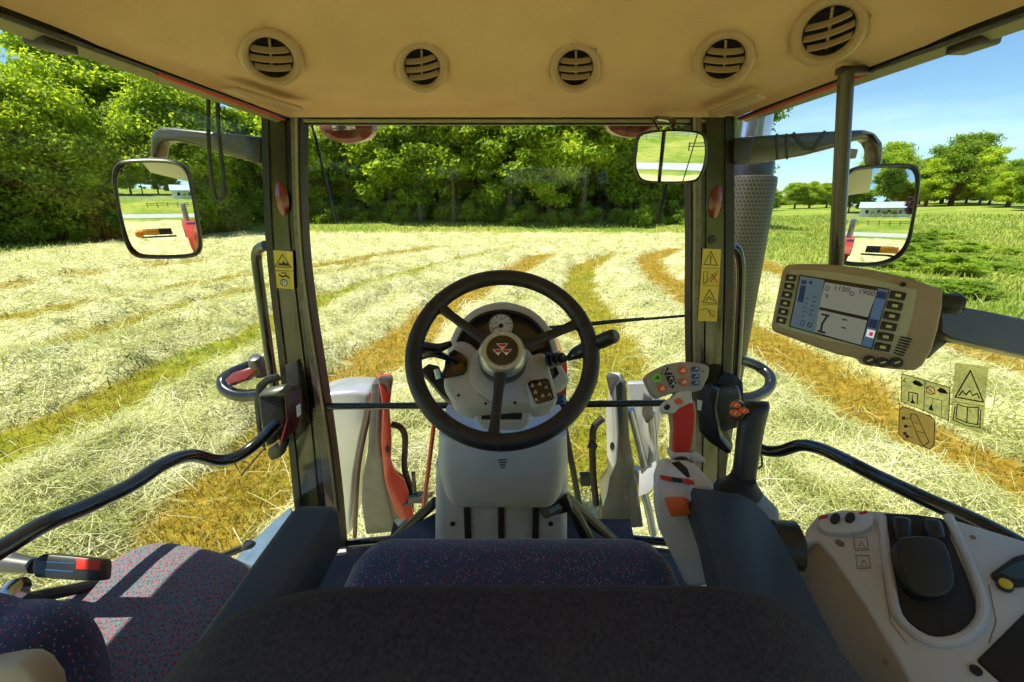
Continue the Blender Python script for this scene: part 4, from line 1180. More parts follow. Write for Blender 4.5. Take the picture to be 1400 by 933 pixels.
armm = mat('grey_arm_plastic', (.065, .06, .042), .25, var=.1, coat=.3, dust=.08)
AF = Frame(V3(-.8, 1.34, .2), (0, -1, 0))
slab(AF, [(357, 187), (300, 181), (232, 174), (214, 175), (204, 184), (203, 216), (214, 216), (216, 200), (222, 193), (240, 193), (268, 199), (300, 209), (335, 219), (357, 226)], .05, armm, 'arm', lm, .012)
slab(Frame(V3(-.8, 1.33, .2), (0, -1, 0)), [(334, 188), (357, 189), (357, 224), (345, 222), (336, 216)], .06, M['black'], 'arm_bracket', lm, .004)
AF2 = Frame(V3(.8, 1.30, .2), (0, -1, 0))
slab(AF2, [(1003, 188), (1060, 184), (1120, 180), (1184, 177), (1198, 181), (1209, 195), (1209, 226), (1198, 226), (1198, 203), (1190, 190), (1176, 191), (1158, 197), (1139, 203), (1100, 213), (1034, 224), (1003, 226)], .05, armm, 'arm', rm_, .010)
slab(Frame(V3(.8, 1.29, .2), (0, -1, 0)), [(1004, 190), (1030, 189), (1026, 222), (1004, 223)], .06, M['black'], 'arm_bracket', rm_, .004)
m = MB()
for x0 in (1062, 1075): m.stroke([AF2.px(x0, 184, .001), AF2.px(x0 + 1, 217, .001)], .006, V3(0, -1, 0))
m.stroke([AF2.px(1085, 183, .001), AF2.px(1100, 203, .001), AF2.px(1112, 204, .001), AF2.px(1127, 181, .001)], .009, V3(0, -1, 0)); done('arm_rib', m, M['black'], rm_)
m = MB(); m.plate(Frame(V3(.9, 1.32, .1), (0, -1, 0)), [(1160, 203), (1174, 204), (1171, 217), (1160, 216)], .03, bevel=.003); done('arm_lamp', m, M['bezel'], rm_)
# loop of cable hanging outside the left window
m = MB(); m.tube([PY(285, 128, 1.15), PY(285, 185, 1.15), PY(289, 240, 1.15), PY(296, 272, 1.15), PY(305, 270, 1.15), PY(307, 256, 1.15), PY(300, 190, 1.15), PY(297, 136, 1.15)], .0045, 8, smooth=4)
m.tube([PY(306, 268, 1.149), PY(307, 254, 1.149)], .008, 8)
done('hanging_cable', m, M['rubber'], label='black cable loop hanging down beside the left window', cat='cable')

# ================================================================== exhaust on the right
EX = V3(1.02, 2.0, 0)
ex = thing('exhaust_stack', 'exhaust stack with perforated heat shield and chrome outlet behind the right pillar', 'exhaust', V3(EX.x, EX.y, -1.6))
tz = PY(1020, 243, 2.0).z
Fz = Frame(EX, (0, 0, 1), V3(0, 1, 0))
m = MB(); m.lathe(Fz, [(.092, -1.7), (.102, tz - .5), (.104, tz - .02), (.101, tz), (.085, tz + .006), (.06, tz + .006)], 56, cap=False); done('heat_shield', m, M['perforated'], ex, sharp=40)
m = MB(); m.lathe(Fz, [(.085, tz - .02), (.085, tz + .05), (.08, tz + .07), (.05, tz + .07)], 32, cap=False); done('collar', m, M['steel'], ex)
m = MB(); b0 = V3(EX.x - .02, EX.y, tz + .05)
m.tube([b0, b0 + V3(0, 0, .22), b0 + V3(.005, .0, .33), b0 + V3(.03, .05, .45), b0 + V3(.05, .16, .53)], .068, 28, smooth=6); done('outlet_pipe', m, M['chrome'], ex)
# handrail loops outside
m = MB(); m.tube([PY(1008, 545, 1.55), PY(1030, 543, 1.55), PY(1050, 532, 1.6), PY(1053, 516, 1.65), PY(1038, 502, 1.7), PY(1012, 492, 1.7)], .021, 14, smooth=5); lo_ = done('loop_handle', m, M['gloss'], label='curved black loop handle outside the right window beside the exhaust', cat='handle')
hl = thing('indicator_pod', 'black indicator pod with red lens outside the left pillar', 'indicator', PY(330, 520, 1.5))
m = MB(); m.tube([PY(372, 538, 1.5), PY(330, 541, 1.5), PY(309, 533, 1.52), PY(306, 520, 1.55), PY(320, 510, 1.6), PY(345, 500, 1.66), PY(372, 492, 1.7)], .024, 14, smooth=5); done('loop', m, M['gloss'], hl)
m = MB(); m.plate(Frame(PY(330, 518, 1.5), (0, -.8, .6)), [(306, 520), (318, 509), (350, 499), (351, 506), (336, 519), (312, 526)], .03, bevel=.006); done('lens', m, M['lens_reflection'], hl)
m = MB(); m.lathe(Frame(PY(352, 497, 1.55), (0, -.4, 1)), [(.03, -.05), (.032, .0), (.02, .03), (0, .035)], 16); done('pivot', m, M['silverdark'], hl)
m = MB(); m.tube([PY(378, 540, 1.45), PY(371, 505, 1.45), PY(362, 440, 1.46), PY(353, 375, 1.47), PY(351, 350, 1.47), PY(355, 340, 1.46), PY(364, 336, 1.44)], .0165, 14, smooth=5)
done('grab_rail', m, M['gloss'], label='upright black grab rail outside the left front pillar', cat='grab rail')
m = MB(); m.tube([PY(1006, 520, 1.42), PY(1011, 430, 1.42), PY(1013, 370, 1.42), PY(1009, 345, 1.42), PY(1002, 338, 1.42)], .014, 12, smooth=5)
done('grab_rail', m, M['gloss'], label='upright grab rail outside the right front pillar beside the exhaust', cat='grab rail')


# ================================================================== door latches and bars
def latch(mirrored, label, box_px, fr_depth):
    pass


lt = thing('door_latch', 'black door latch box with red catch on the left pillar', 'door latch', PY(380, 570, 1.24))
LF = Frame(PY(378, 566, 1.22), (.28, -.9, .25))
m = MB(); m.plate(LF, [(352, 541), (386, 539), (388, 548), (391, 575), (377, 606), (364, 612), (357, 585)], .09, bevel=.008, seg=3); done('housing', m, M['black'], lt)
m = MB(); m.plate(Frame(PY(398, 566, 1.225), (.55, -.8, .2)), [(388, 534), (404, 527), (412, 534), (413, 565), (407, 586), (388, 604), (382, 612), (392, 575)], .05, bevel=.006, seg=3); done('side_cover', m, mat('maroon_black', (.10, .012, .012), .3, coat=.4), lt)
m = MB(); m.plate(Frame(PY(375, 530, 1.24), (0, -.6, .8)), [(352, 541), (362, 530), (393, 524), (406, 527), (388, 538)], .03, bevel=.004); done('top_cover', m, armm, lt)
m = MB(); m.plate(Frame(PY(360, 540, 1.26), (.2, -1, .1)), [(347, 552), (350, 527), (362, 516), (378, 512), (385, 520), (366, 526), (356, 540), (357, 580), (362, 618), (352, 600)], .015, bevel=.003); done('back_plate', m, M['rubber'], lt)
m = MB(); m.plate(Frame(PY(405, 560, 1.2), (.6, -.8, .1)), [(406, 557), (411, 553), (412, 567), (407, 571)], .01, bevel=.001); done('catch', m, M['white'], lt)
m = MB(); m.plate(Frame(PY(375, 620, 1.24), (0, -1, .1)), [(366, 614), (388, 600), (391, 607), (384, 625), (371, 631), (365, 622)], .03, bevel=.004); done('striker', m, M['black'], lt)
m = MB(); m.plate(Frame(PY(398, 515, 1.30), (0, -1, .1)), [(389, 500), (406, 492), (410, 520), (414, 560), (414, 590), (404, 604), (404, 560), (392, 530)], .02, bevel=.004); done('pillar_plate', m, M['rubber'], lt)

bar = thing('door_bar', 'curved glossy black pull bar across the left door', 'door bar', V3(-.8, .9, -.6))
pts = [PX(381, 577, -.69), PX(352, 605, -.74), PX(325, 624, -.775), PX(297, 630, -.80), PX(262, 623, -.815), PX(225, 634, -.825), PX(180, 663, -.835), PX(120, 692, -.85), PX(60, 717, -.86), PX(0, 752, -.87), PX(-70, 790, -.88)]
m = MB(); m.tube(pts, .0165, 16, smooth=5); done('tube', m, M['gloss'], bar)
m = MB(); m.tube([PX(362, 612, -.71), PX(330, 650, -.74), PX(320, 632, -.77)], .0028, 8); done('wire_pull', m, M['steel'], bar)
rt = thing('door_latch', 'black door latch box on the right pillar behind the red lever', 'door latch', PY(990, 570, 1.24))
m = MB(); m.plate(Frame(PY(990, 565, 1.2), (-.35, -.9, .2)), [(962, 535), (985, 530), (1010, 529), (1014, 545), (1010, 585), (995, 590), (972, 600), (962, 580)], .09, bevel=.008, seg=3); done('housing', m, armm, rt)
m = MB(); m.plate(Frame(PY(965, 560, 1.19), (-.6, -.8, .1)), [(952, 534), (966, 527), (982, 535), (978, 560), (985, 600), (1000, 618), (995, 622), (970, 606), (955, 590)], .04, bevel=.005); done('side_cover', m, M['black'], rt)
m = MB(); m.plate(Frame(PY(1000, 520, 1.26), (0, -.7, .7)), [(978, 524), (990, 507), (1005, 512), (1016, 522), (1018, 550), (1010, 548), (1006, 530)], .02, bevel=.004); done('back_plate', m, M['rubber'], rt)
m = MB(); m.plate(Frame(PY(965, 555, 1.165), (-.5, -.85, .1)), [(953, 547), (960, 549), (958, 562), (953, 560)], .004); done('catch', m, M['white'], rt)
m = MB(); m.plate(Frame(PY(985, 600, 1.2), (0, -1, .1)), [(978, 570), (990, 575), (1003, 608), (1000, 622), (990, 618), (976, 590)], .03, bevel=.005); done('striker', m, M['black'], rt)
bar = thing('door_bar', 'curved glossy black pull bar across the right door below the display', 'door bar', V3(.8, .9, -.6))
pts = [PX(1030, 607, .70), PX(1045, 616, .715), PX(1066, 617, .73), PX(1095, 609, .75), PX(1125, 615, .77), PX(1165, 634, .785), PX(1200, 652, .80), PX(1270, 685, .82), PX(1335, 714, .84), PX(1380, 738, .85), PX(1470, 790, .86)]
m = MB(); m.tube(pts, .0155, 16, smooth=5); done('tube', m, M['gloss'], bar)
m = MB(); m.tube([PX(1040, 618, .72), PX(1042, 636, .72), PX(1036, 641, .72)], .0028, 8, smooth=3); done('wire_pull', m, M['steel'], bar)


# ================================================================== wipers, lamps
def wiper(label, pts, parts):
    t = thing('wiper', label, 'wiper', pts[0])
    m = MB(); m.tube(pts, parts[0], 8); done('arm', m, M['gloss'], t)
    for p, r in parts[1:]:
        m = MB(); m.tube(p, r, 8); done('blade', m, M['rubber'], t)


wiper('dark wiper arm hanging at the upper left of the windscreen', [PY(424, 160, 1.37), PY(432, 190, 1.375), PY(459, 306, 1.38)], [.0045, ([PY(434, 200, 1.385), PY(462, 306, 1.39)], .004)])
wiper('dark wiper arm hanging below the inside mirror', [PY(918, 235, 1.37), PY(908, 262, 1.375), PY(896, 302, 1.38)], [.0045, ([PY(912, 250, 1.385), PY(900, 306, 1.39)], .0045)])
wiper('long thin wiper lying low across the windscreen right of the steering wheel', [PY(742, 449, 1.40), PY(830, 440, 1.41), PY(880, 436, 1.41)], [.0055, ([PY(790, 446, 1.40), PY(865, 438, 1.40), PY(936, 432, 1.40)], .0045)])
for px, lab in ((474, 'dark red work lamp above the upper left of the windscreen'), (866, 'dark red work lamp above the windscreen left of the inside mirror')):
    t = thing('work_lamp', lab, 'lamp', PY(px, 172, 1.5))
    fr = Frame(PY(px, 176 if px < 600 else 168, 1.55), (0, -1, -.1))
    m = MB(); m.lathe(fr, [(0, .02), (.06, .02), (.085, .005), (.09, -.03), (.06, -.08)], 32, sy=.5); done('housing', m, M['lamp'], t)
    m = MB(); m.box(fr, .075, .03, .012, .003, w=.022, v=.008); m.tube([fr(-.03, .03, .03), fr(-.03, .012, .034), fr(.03, .012, .034), fr(.03, .03, .03)], .004, 6); done('bracket', m, M['chrome'], t)

# ================================================================== decals
def decal_obj(label, fr, base_pts, m_, marks, cat='sticker', frame=None):
    c = sum(fr.pxs(base_pts), Vector((0, 0, 0))) / len(base_pts)
    t = thing('warning_sticker', label, cat, c)
    m = MB(); m.plate(fr, base_pts, .0008, w=.001); done('sheet', m, m_, t)
    for mt_, fn in marks:
        m = MB(); fn(m); done('printing', m, mt_, t)
    return t


def S(m, fr, pts, w, closed=False): m.stroke(fr.pxs(pts, .0013), w, fr.n, closed)


def blob(m, fr, pts): m.plate(fr, pts, .0004, w=.0014)


DL = Frame(PY(388, 368, 1.314), (0, -1, 0))


def f(m):
    S(m, DL, [(386, 348), (376, 365), (398, 366)], .0022, True); blob(m, DL, [(380, 363), (382, 359), (385, 361), (387, 357), (390, 360), (394, 360), (395, 364)])
    S(m, DL, [(375, 370), (401, 371)], .0012); S(m, DL, [(382, 376), (386, 379), (391, 377), (395, 380)], .0045); S(m, DL, [(385, 373), (391, 374)], .003)
    m.lathe(Frame(DL.px(388, 386.5, .0016), DL.n), [(.0105, 0), (.0105, .0004), (.0085, .0004), (.0085, 0)], 24, closed=True)
    S(m, DL, [(386.3, 390), (386.3, 383), (389.3, 383.2), (389.6, 386), (386.6, 386.6)], .0016)


decal_obj('yellow warning sticker with triangle and P sign on the left pillar', DL, [(372, 342), (400, 344), (402, 396), (377, 394)], M['decal'],
          [(M['white'], lambda m: m.lathe(Frame(DL.px(388, 386.5, .0012), DL.n), [(.0088, 0), (.0088, .0003), (0, .0003)], 24)), (M['ink'], f)])
DR = Frame(PY(969, 390, 1.314), (0, -1, 0))


def f(m):
    S(m, DR, [(972, 344), (962, 362), (981, 363)], .002, True); S(m, DR, [(972, 350), (971.6, 357)], .003); S(m, DR, [(971.5, 359.3), (971.5, 360.5)], .003)
    for y in (367, 391, 417): S(m, DR, [(960.5, y), (984, y)], .001)
    S(m, DR, [(962, 373), (962, 388)], .0014); S(m, DR, [(962, 372), (968, 372), (966, 388)], .0012); S(m, DR, [(962, 389), (982, 370)], .0014)
    S(m, DR, [(970, 396), (960.5, 414), (980, 415)], .002, True); S(m, DR, [(965, 412), (969, 406), (972, 409), (976, 411)], .002)
    S(m, DR, [(958, 424), (966, 422), (976, 433)], .0015); S(m, DR, [(970, 424), (977, 426), (976, 434), (970, 432)], .001, True)


decal_obj('tall narrow yellow warning sticker with triangles on the right pillar', DR, [(961, 340), (986, 341), (980, 440), (954, 439)], M['decal'],
          [(M['ink'], f), (M['redink'], lambda m: (S(m, DR, [(971, 386), (981, 374)], .003), S(m, DR, [(973, 375), (981, 386)], .003)))])
# three stickers on the right side window
gc_ = [PX(1230, 510, .80), PX(1350, 500, .84), PX(1255, 610, .82)]
GN = (gc_[1] - gc_[0]).cross(gc_[2] - gc_[0]).normalized()
if GN.dot(gc_[0]) > 0: GN = -GN
def on_window(a, b_):
    r = ray(a, b_); lo, hi = .3, 3
    for _ in range(40):
        md = (lo + hi) / 2; p = r * md
        if p.x > float(side_x(p.y, p.z)) - .006: hi = md
        else: lo = md
    return r * lo
q0, q1, q2 = on_window(1237, 512), on_window(1350, 510), on_window(1250, 605)
GN = (q1 - q0).cross(q2 - q0).normalized()
if GN.dot(q0) > 0: GN = -GN
DW = Frame((q0 + q1 + q2) / 3 + GN * .010, GN)


def f(m):
    S(m, DW, [(1327, 507), (1306, 543), (1345, 550)], .0022, True); S(m, DW, [(1311, 541), (1316, 535), (1321, 540), (1326, 534), (1330, 541), (1336, 538), (1339, 545)], .002)
    S(m, DW, [(1303, 549), (1346, 556)], .0008)
    S(m, DW, [(1309, 553), (1323, 557), (1338, 557), (1337, 581), (1322, 578), (1307, 572)], .0018, True); S(m, DW, [(1323, 557), (1322, 578)], .0018)
    S(m, DW, [(1306, 556), (1303, 574), (1321, 582), (1340, 585), (1341, 561)], .0016)


decal_obj('pale sticker with warning triangle and open book on the right window', DW, [(1306, 496), (1351, 502), (1343, 594), (1299, 579)], M['film'], [(M['ink'], f)])


def f(m):
    S(m, DW, [(1233, 511), (1299, 530), (1297, 575), (1232, 549)], .0016, True); S(m, DW, [(1265, 520), (1263, 562)], .0014)
    S(m, DW, [(1238, 517), (1235, 521), (1240, 523)], .0016); blob(m, DW, [(1247, 523), (1251, 520), (1257, 522), (1262, 527), (1258, 529), (1250, 526)])
    S(m, DW, [(1242, 548), (1243, 536), (1255, 539), (1254, 552)], .0022); S(m, DW, [(1248, 540), (1247, 549)], .0014); blob(m, DW, [(1244, 551), (1248, 546), (1251, 553)])
    blob(m, DW, [(1281, 533), (1286, 530), (1293, 534), (1296, 539), (1284, 537)]); S(m, DW, [(1268, 543), (1288, 548), (1287, 568)], .0008); S(m, DW, [(1275, 545), (1274, 563)], .0008); blob(m, DW, [(1269, 560), (1273, 553), (1276, 562)])


decal_obj('pale two panel sticker with car symbols on the right window', DW, [(1233, 511), (1299, 530), (1297, 575), (1232, 549)], M['film'],
          [(M['ink'], f), (M['redink'], lambda m: (S(m, DW, [(1272, 528), (1278, 532), (1278, 538), (1272, 540), (1267, 536), (1267, 530)], .0016, True), S(m, DW, [(1268, 530), (1277, 539)], .0014)))])


def f(m):
    S(m, DW, [(1235, 556), (1271, 569), (1278, 575), (1277, 608), (1272, 614), (1236, 601), (1229, 594), (1230, 561)], .0014, True)
    S(m, DW, [(1246, 566), (1253, 567), (1270, 604), (1264, 610), (1258, 604), (1245, 572)], .0016, True); S(m, DW, [(1250, 578), (1258, 580)], .001); S(m, DW, [(1254, 590), (1263, 592)], .001)
    for a, b_ in ((1235, 572), (1238, 583), (1240, 597)): S(m, DW, [(a, b_), (a + 9, b_ + 1)], .0012)
    for a, b_ in ((1235, 572), (1238, 583), (1237, 593), (1240, 597)): blob(m, DW, [(a - 2, b_ - 2), (a + 2, b_ - 2), (a + 2, b_ + 2), (a - 2, b_ + 2)])


decal_obj('ochre sticker with tractor outline, lowest on the right window', DW, [(1233, 555), (1273, 569), (1279, 577), (1278, 609), (1271, 615), (1235, 601), (1228, 593), (1229, 560)], M['filmochre'], [(M['ink'], f)])

# ================================================================== display terminal
dt = thing('display_terminal', 'brown cased tractor display with buttons on a bracket arm at right', 'display', PD(1170, 430, .7))
TF = frame3((1060, 410, .76), (1285, 430, .655), (1150, 360, .715))
case = [(1075, 362), (1094, 360.5), (1130, 361), (1160, 364), (1195, 369), (1230, 377), (1262, 386), (1290, 396), (1289, 420), (1283, 450), (1274, 480), (1262, 500), (1252, 507), (1220, 505), (1186, 500), (1178, 491), (1150, 485), (1120, 475), (1085, 462), (1058, 452), (1055, 446), (1059, 425), (1066, 390), (1070, 371)]
m = MB(); m.plate(TF, case, .055, bevel=.005, seg=3); done('case', m, M['bezel'], dt)
facep = [(1080, 370), (1110, 369), (1150, 373), (1190, 380), (1254, 396), (1252, 410), (1246, 440), (1233, 480), (1224, 486), (1180, 476), (1130, 466), (1080, 452), (1064, 446), (1063, 440), (1068, 414), (1074, 385)]
m = MB(); m.plate(TF, facep, .004, w=.002, bevel=.001); done('face', m, M['bezelface'], dt)
m = MB(); m.plate(TF, [(1093, 375.5), (1216.5, 395), (1192, 478), (1078.5, 447)], .003, w=.0028); scr = done('screen', m, M['cluster'], dt)


def lum(col, s): return emit_mat('screen_glow', col, s)


def area(name, pts, col, w=.0034):
    m = MB(); m.plate(TF, pts, .0005, w=w); return done(name, m, lum(col, .13), scr)


ICON = lum((.03, .06, .16), .12)
area('screen_area', [(1094.5, 377.5), (1127, 383), (1115, 455.5), (1080.5, 446)], (.17, .27, .33))
area('screen_area', [(1128, 386), (1199.5, 398), (1186.5, 434), (1120, 419.5)], (.44, .46, .38))
area('screen_area', [(1119, 423.5), (1185.5, 438.5), (1177, 472), (1112.5, 454)], (.44, .46, .38))
area('screen_area', [(1200.5, 394.5), (1215, 397), (1191, 476), (1178, 472.5)], (.13, .24, .42))
for pts in ([(1096, 383), (1103, 384), (1102, 389), (1095, 388)], [(1107, 384), (1111, 385), (1110, 389), (1106, 388)], [(1095, 390), (1102, 391), (1098, 414), (1090, 412)], [(1199, 398), (1213, 400), (1210, 410), (1197, 407)], [(1189, 436), (1201, 438), (1198, 450), (1186, 447)]):
    m = MB(); m.plate(TF, pts, .0004, w=.0040); done('screen_icon', m, ICON, scr)
IK = lum((.02, .03, .07), .08)
TOOL = [([(1124, 430), (1133, 432)], .003), ([(1131, 432), (1124, 443), (1122, 454)], .003), ([(1119, 453), (1127, 455)], .0035)]
m = MB()
for pts, w in TOOL: m.stroke(TF.pxs(pts, .0042), w, TF.n)
done('tool_symbol', m, IK, scr)
for pts, w in (([(1130, 391), (1134, 393), (1132, 398), (1128, 396), (1130, 391)], .0008), ([(1163, 399), (1168, 401), (1166, 405), (1162, 403), (1163, 399)], .0008),
               ([(1129, 402), (1132, 404), (1130, 408), (1129, 402)], .0008), ([(1152, 437), (1158, 438)], .002), ([(1151, 448), (1156, 449)], .002), ([(1096, 438), (1100, 440), (1098, 446), (1094, 444), (1096, 438)], .0008), ([(1106, 441), (1110, 443), (1108, 448), (1104, 446), (1106, 441)], .0012)):
    m = MB(); m.stroke(TF.pxs(pts, .0042), w, TF.n); done('screen_symbol', m, IK, scr)
m = MB()
for a in range(5): m.stroke(TF.pxs([(1112 - a * 1.4, 406 + 6 * a), (1116 - a * 1.4, 407 + 6 * a)], .0042), .0012, TF.n); m.stroke(TF.pxs([(1102 - a * 1.4, 408 + 6 * a), (1105 - a * 1.4, 409 + 6 * a)], .0042), .001, TF.n)
done('screen_scale', m, IK, scr)
m = MB(); m.plate(TF, [(1186, 450), (1197, 452.5), (1194, 463), (1183.5, 460)], .0004, w=.0040); done('screen_icon', m, lum((.6, .6, .6), .45), scr)
m = MB(); m.plate(TF, [(1189, 454), (1194, 455), (1192.5, 460), (1188, 459)], .0004, w=.0044); done('screen_icon', m, lum((.5, .02, .03), .45), scr)
ax = (TF.px(1200, 398) - TF.px(1130, 387)); rot = math.atan2(ax.dot(TF.u), ax.dot(TF.r))
for s_, px, py, sz in (('1150', 1150, 396, .011), ('1900', 1184, 401, .011)):
    p = TF.px(px, py) - TF.c; text(s_, TF, p.dot(TF.r), p.dot(TF.u), .0042, sz, M['ink'], scr, 'screen_lettering', rot)


def quad(c, a, b_): return [(c[0] - a[0] - b_[0], c[1] - a[1] - b_[1]), (c[0] + a[0] - b_[0], c[1] + a[1] - b_[1]), (c[0] + a[0] + b_[0], c[1] + a[1] + b_[1]), (c[0] - a[0] + b_[0], c[1] - a[1] + b_[1])]


for k in range(6):
    t_ = k / 5
    for c, a, b_ in (((1081.5 - 13.5 * t_, 380 + 58 * t_), (7.0 - .6 * t_, .9 + .6 * t_), (-1.1, 4.2)), ((1228 - 21 * t_, 404 + 71 * t_), (10.5 + .3 * t_, 1.9), (-1.5, 5.3))):
        m = MB(); m.plate(TF, quad(c, a, b_), .006, w=.006, bevel=.0012); kb = done('button', m, M['black'], dt)
        m = MB(); m.plate(TF, quad(c, (a[0] * .36, a[1] * .36), (b_[0] * .36, b_[1] * .36)), .0005, w=.0066); done('button_mark', m, M['decalclear'], kb)
m = MB()
for k in range(7): m.stroke(TF.pxs([(1232 - 1.6 * k, 461 + 3.6 * k), (1246 - 2.0 * k, 464 + 3.7 * k)], .0030), .0024, TF.n)
done('speaker_slots', m, M['ink'], dt)
for px, py in ((1188, 493), (1206, 496), (1225, 496)):
    fr = Frame(TF.px(px, py, .001), TF.n); m = MB(); m.lathe(fr, [(.0082, 0), (.0078, .005), (.006, .006), (0, .006)], 20); kb = done('round_button', m, M['black'], dt)
    m = MB(); m.stroke([fr(-.002, -.001, .0064), fr(.0025, .002, .0064)], .0022, fr.n); done('button_mark', m, M['decalclear'], kb)
m = MB(); m.lathe(Frame(TF.px(1234, 389.5, .0005), TF.n), [(.0036, 0), (.0036, .003), (0, .003)], 16); done('light_sensor', m, M['ink'], dt)
kc = PD(1276, 414, .675); kd = V3(.78, -.62, .05).normalized()
m = MB(); m.lathe(Frame(kc, kd), [(.015, 0), (.0155, .004), (.0155, .028), (.013, .032), (0, .032)], 24); kn = done('clamp_knob', m, M['black'], dt)
m = MB(); m.lathe(Frame(kc + kd * .0322, kd), [(.0105, 0), (.0105, .002), (0, .002)], 20); done('knob_cap', m, M['silverdark'], kn)
m = MB(); m.plate(Frame(PD(1350, 455, .68), (0, -1, .25)), [(1286, 418), (1312, 419), (1360, 428), (1440, 444), (1440, 496), (1376, 482), (1300, 463), (1287, 455)], .035, bevel=.002, seg=1); done('support_arm', m, mat('dark_brown_arm', (.05, .033, .02), .3, coat=.2, dust=.05), dt)
m = MB(); m.plate(Frame(PD(1285, 465, .72), (0, -1, .2)), [(1276, 440), (1292, 438), (1302, 456), (1298, 468), (1282, 480), (1270, 492), (1264, 488), (1272, 470)], .03, bevel=.003)
m.plate(Frame(PD(1303, 466, .715), (0, -1, .2)), [(1294, 460), (1316, 464), (1315, 471), (1296, 469)], .02, bevel=.002); done('bracket', m, M['black'], dt)
m = MB(); m.tube([PY(1157, 98, .86), PY(1150, 230, .86), PY(1143, 360, .86), PY(1141, 420, .86)], .0125, 14); done('mounting_post', m, mat('dark_brown_post', (.06, .045, .025), .3, coat=.4), dt)
m = MB(); m.box(Frame(PY(1168, 97, .86), (0, -1, 0)), .055, .012, .02, .002); done('post_foot', m, M['black'], dt)

# ================================================================== seats
seat = thing('driver_seat', 'dark driver seat with flecked cushion in the middle of the cab', 'seat', V3(0, .45, -1.24))
SB = Frame(V3(0, .37, -.4), (0, -1, .0))
sbp = catmull([SB.px(*p) for p in ((214, 975), (226, 930), (248, 880), (286, 832), (335, 797), (394, 777), (470, 766), (700, 763), (930, 764), (1008, 768), (1064, 787), (1114, 826), (1152, 876), (1178, 930), (1190, 975))], 3)
sbp = sbp + [V3(sbp[-1].x + .01, .37, -1.0), V3(sbp[0].x - .01, .37, -1.0)]
m = MB(); m.prism(sbp, (0, -.13, -.035), .055, 7); done('backrest', m, M['seatback'], seat, sharp=80)
cu = []
for y, z0, z1, hw in ((.70, -.70, -.67, .255), (.705, -.745, -.638, .275), (.685, -.79, -.622, .288), (.64, -.80, -.612, .297), (.5, -.80, -.625, .305), (.36, -.80, -.64, .305)):
    w = hw * 2; cz = (z0 + z1) / 2; h = z1 - z0
    cu.append([V3(.0 + u, y + .0, cz + v) for u, v in rrect(w, h, min(h * .45, .05), 6)])
# a slightly crowned cushion
for rg_ in cu:
    for p in rg_:
        if p.z > -.72: p.z += .012 * (1 - (p.x / .3) ** 2)
m = MB(); m.loft(cu); done('cushion', m, M['cloth'], seat, sharp=70)
m = MB()
for s in (-1, 1): m.tube([V3(s * .25, .62, -.655), V3(s * .285, .5, -.66), V3(s * .29, .38, -.65)], [.03, .045, .05], 10, smooth=4)
done('side_bolster', m, M['navy'], seat)
m = MB(); m.box(Frame(V3(0, .45, -1.0), (0, 0, 1), V3(0, 1, 0)), .38, .4, .42, .03); done('pedestal', m, M['black'], seat)
# left armrest: block running fore and aft
zt = -.452
A = [PZ(404, 684, zt), PZ(466, 688, zt)]
fx0, fx1, fy = A[0].x, A[1].x, (A[0].y + A[1].y) / 2
m = MB()
rr_ = []
for y, inset in ((fy, .012), (fy - .006, .004), (fy - .02, 0), (fy - .2, 0), (fy - .42, 0)):
    w, h = fx1 - fx0 - inset * 2, .075 - inset * 2
    rr_.append([V3((fx0 + fx1) / 2 + u - .012 * (fy - y), y, zt - .0375 + v) for u, v in rrect(w, h, .014, 4)])
m.loft(rr_); done('armrest', m, M['navy'], seat, sharp=60)
m = MB(); m.box(Frame(V3((fx0 + fx1) / 2, fy - .30, zt - .19), (0, 0, 1), V3(0, 1, 0)), .04, .1, .24, .008); done('armrest_support', m, M['black'], seat)

bs = thing('passenger_seat', 'passenger seat with grey red flecked cushion by the left door', 'seat', V3(-.74, .5, -1.24))
zc_ = -.745
m = MB()
oc = [PZ(*p, zc_) for p in ((58, 842), (95, 810), (130, 780), (160, 758), (190, 744), (222, 738), (262, 743), (300, 751), (330, 763), (343, 776), (338, 795), (300, 850), (250, 930), (200, 1010), (20, 1010), (30, 900))]
oc = catmull(oc, 3, True)
cc_ = sum(oc, Vector((0, 0, 0))) / len(oc)
def ofs(s, dz): return [cc_ + (p - cc_) * s + V3(0, 0, dz) for p in oc]
m.loft([ofs(.96, -.11), ofs(1.0, -.09), ofs(1.0, -.03), ofs(.985, -.012), ofs(.95, -.002), ofs(.86, .003), ofs(.5, .006)]); done('cushion', m, M['buddy'], bs, sharp=60)
m = MB(); m.tube(ofs(1.003, -.02), .004, 8, closed=True); done('piping', m, M['beigelight'], bs)
m = MB()
oc2 = catmull([PY(*p, .47) for p in ((-60, 848), (0, 840), (45, 840), (85, 852), (112, 880), (126, 915), (134, 960), (140, 1050), (-60, 1050))], 3, True)
c2 = sum(oc2, Vector((0, 0, 0))) / len(oc2)
m.loft([[c2 + (p - c2) * s + V3(0, dy, 0) for p in oc2] for s, dy in ((.86, -.09), (.95, -.08), (1.0, -.05), (1.0, .0), (.94, .03), (.8, .035))]); done('backrest', m, M['cloth'], bs, sharp=60)
m = MB(); m.plate(Frame(PY(20, 930, .375), (0, -1, .3)), [(-40, 915), (0, 908), (25, 905), (42, 915), (60, 940), (70, 990), (-40, 990)], .03, bevel=.01, seg=3); done('back_shell', m, M['beigedark'], bs)
m = MB(); m.box(Frame(V3(-.74, .5, -1.05), (0, 0, 1), V3(0, 1, 0)), .26, .5, .38, .02); done('base', m, M['black'], bs)

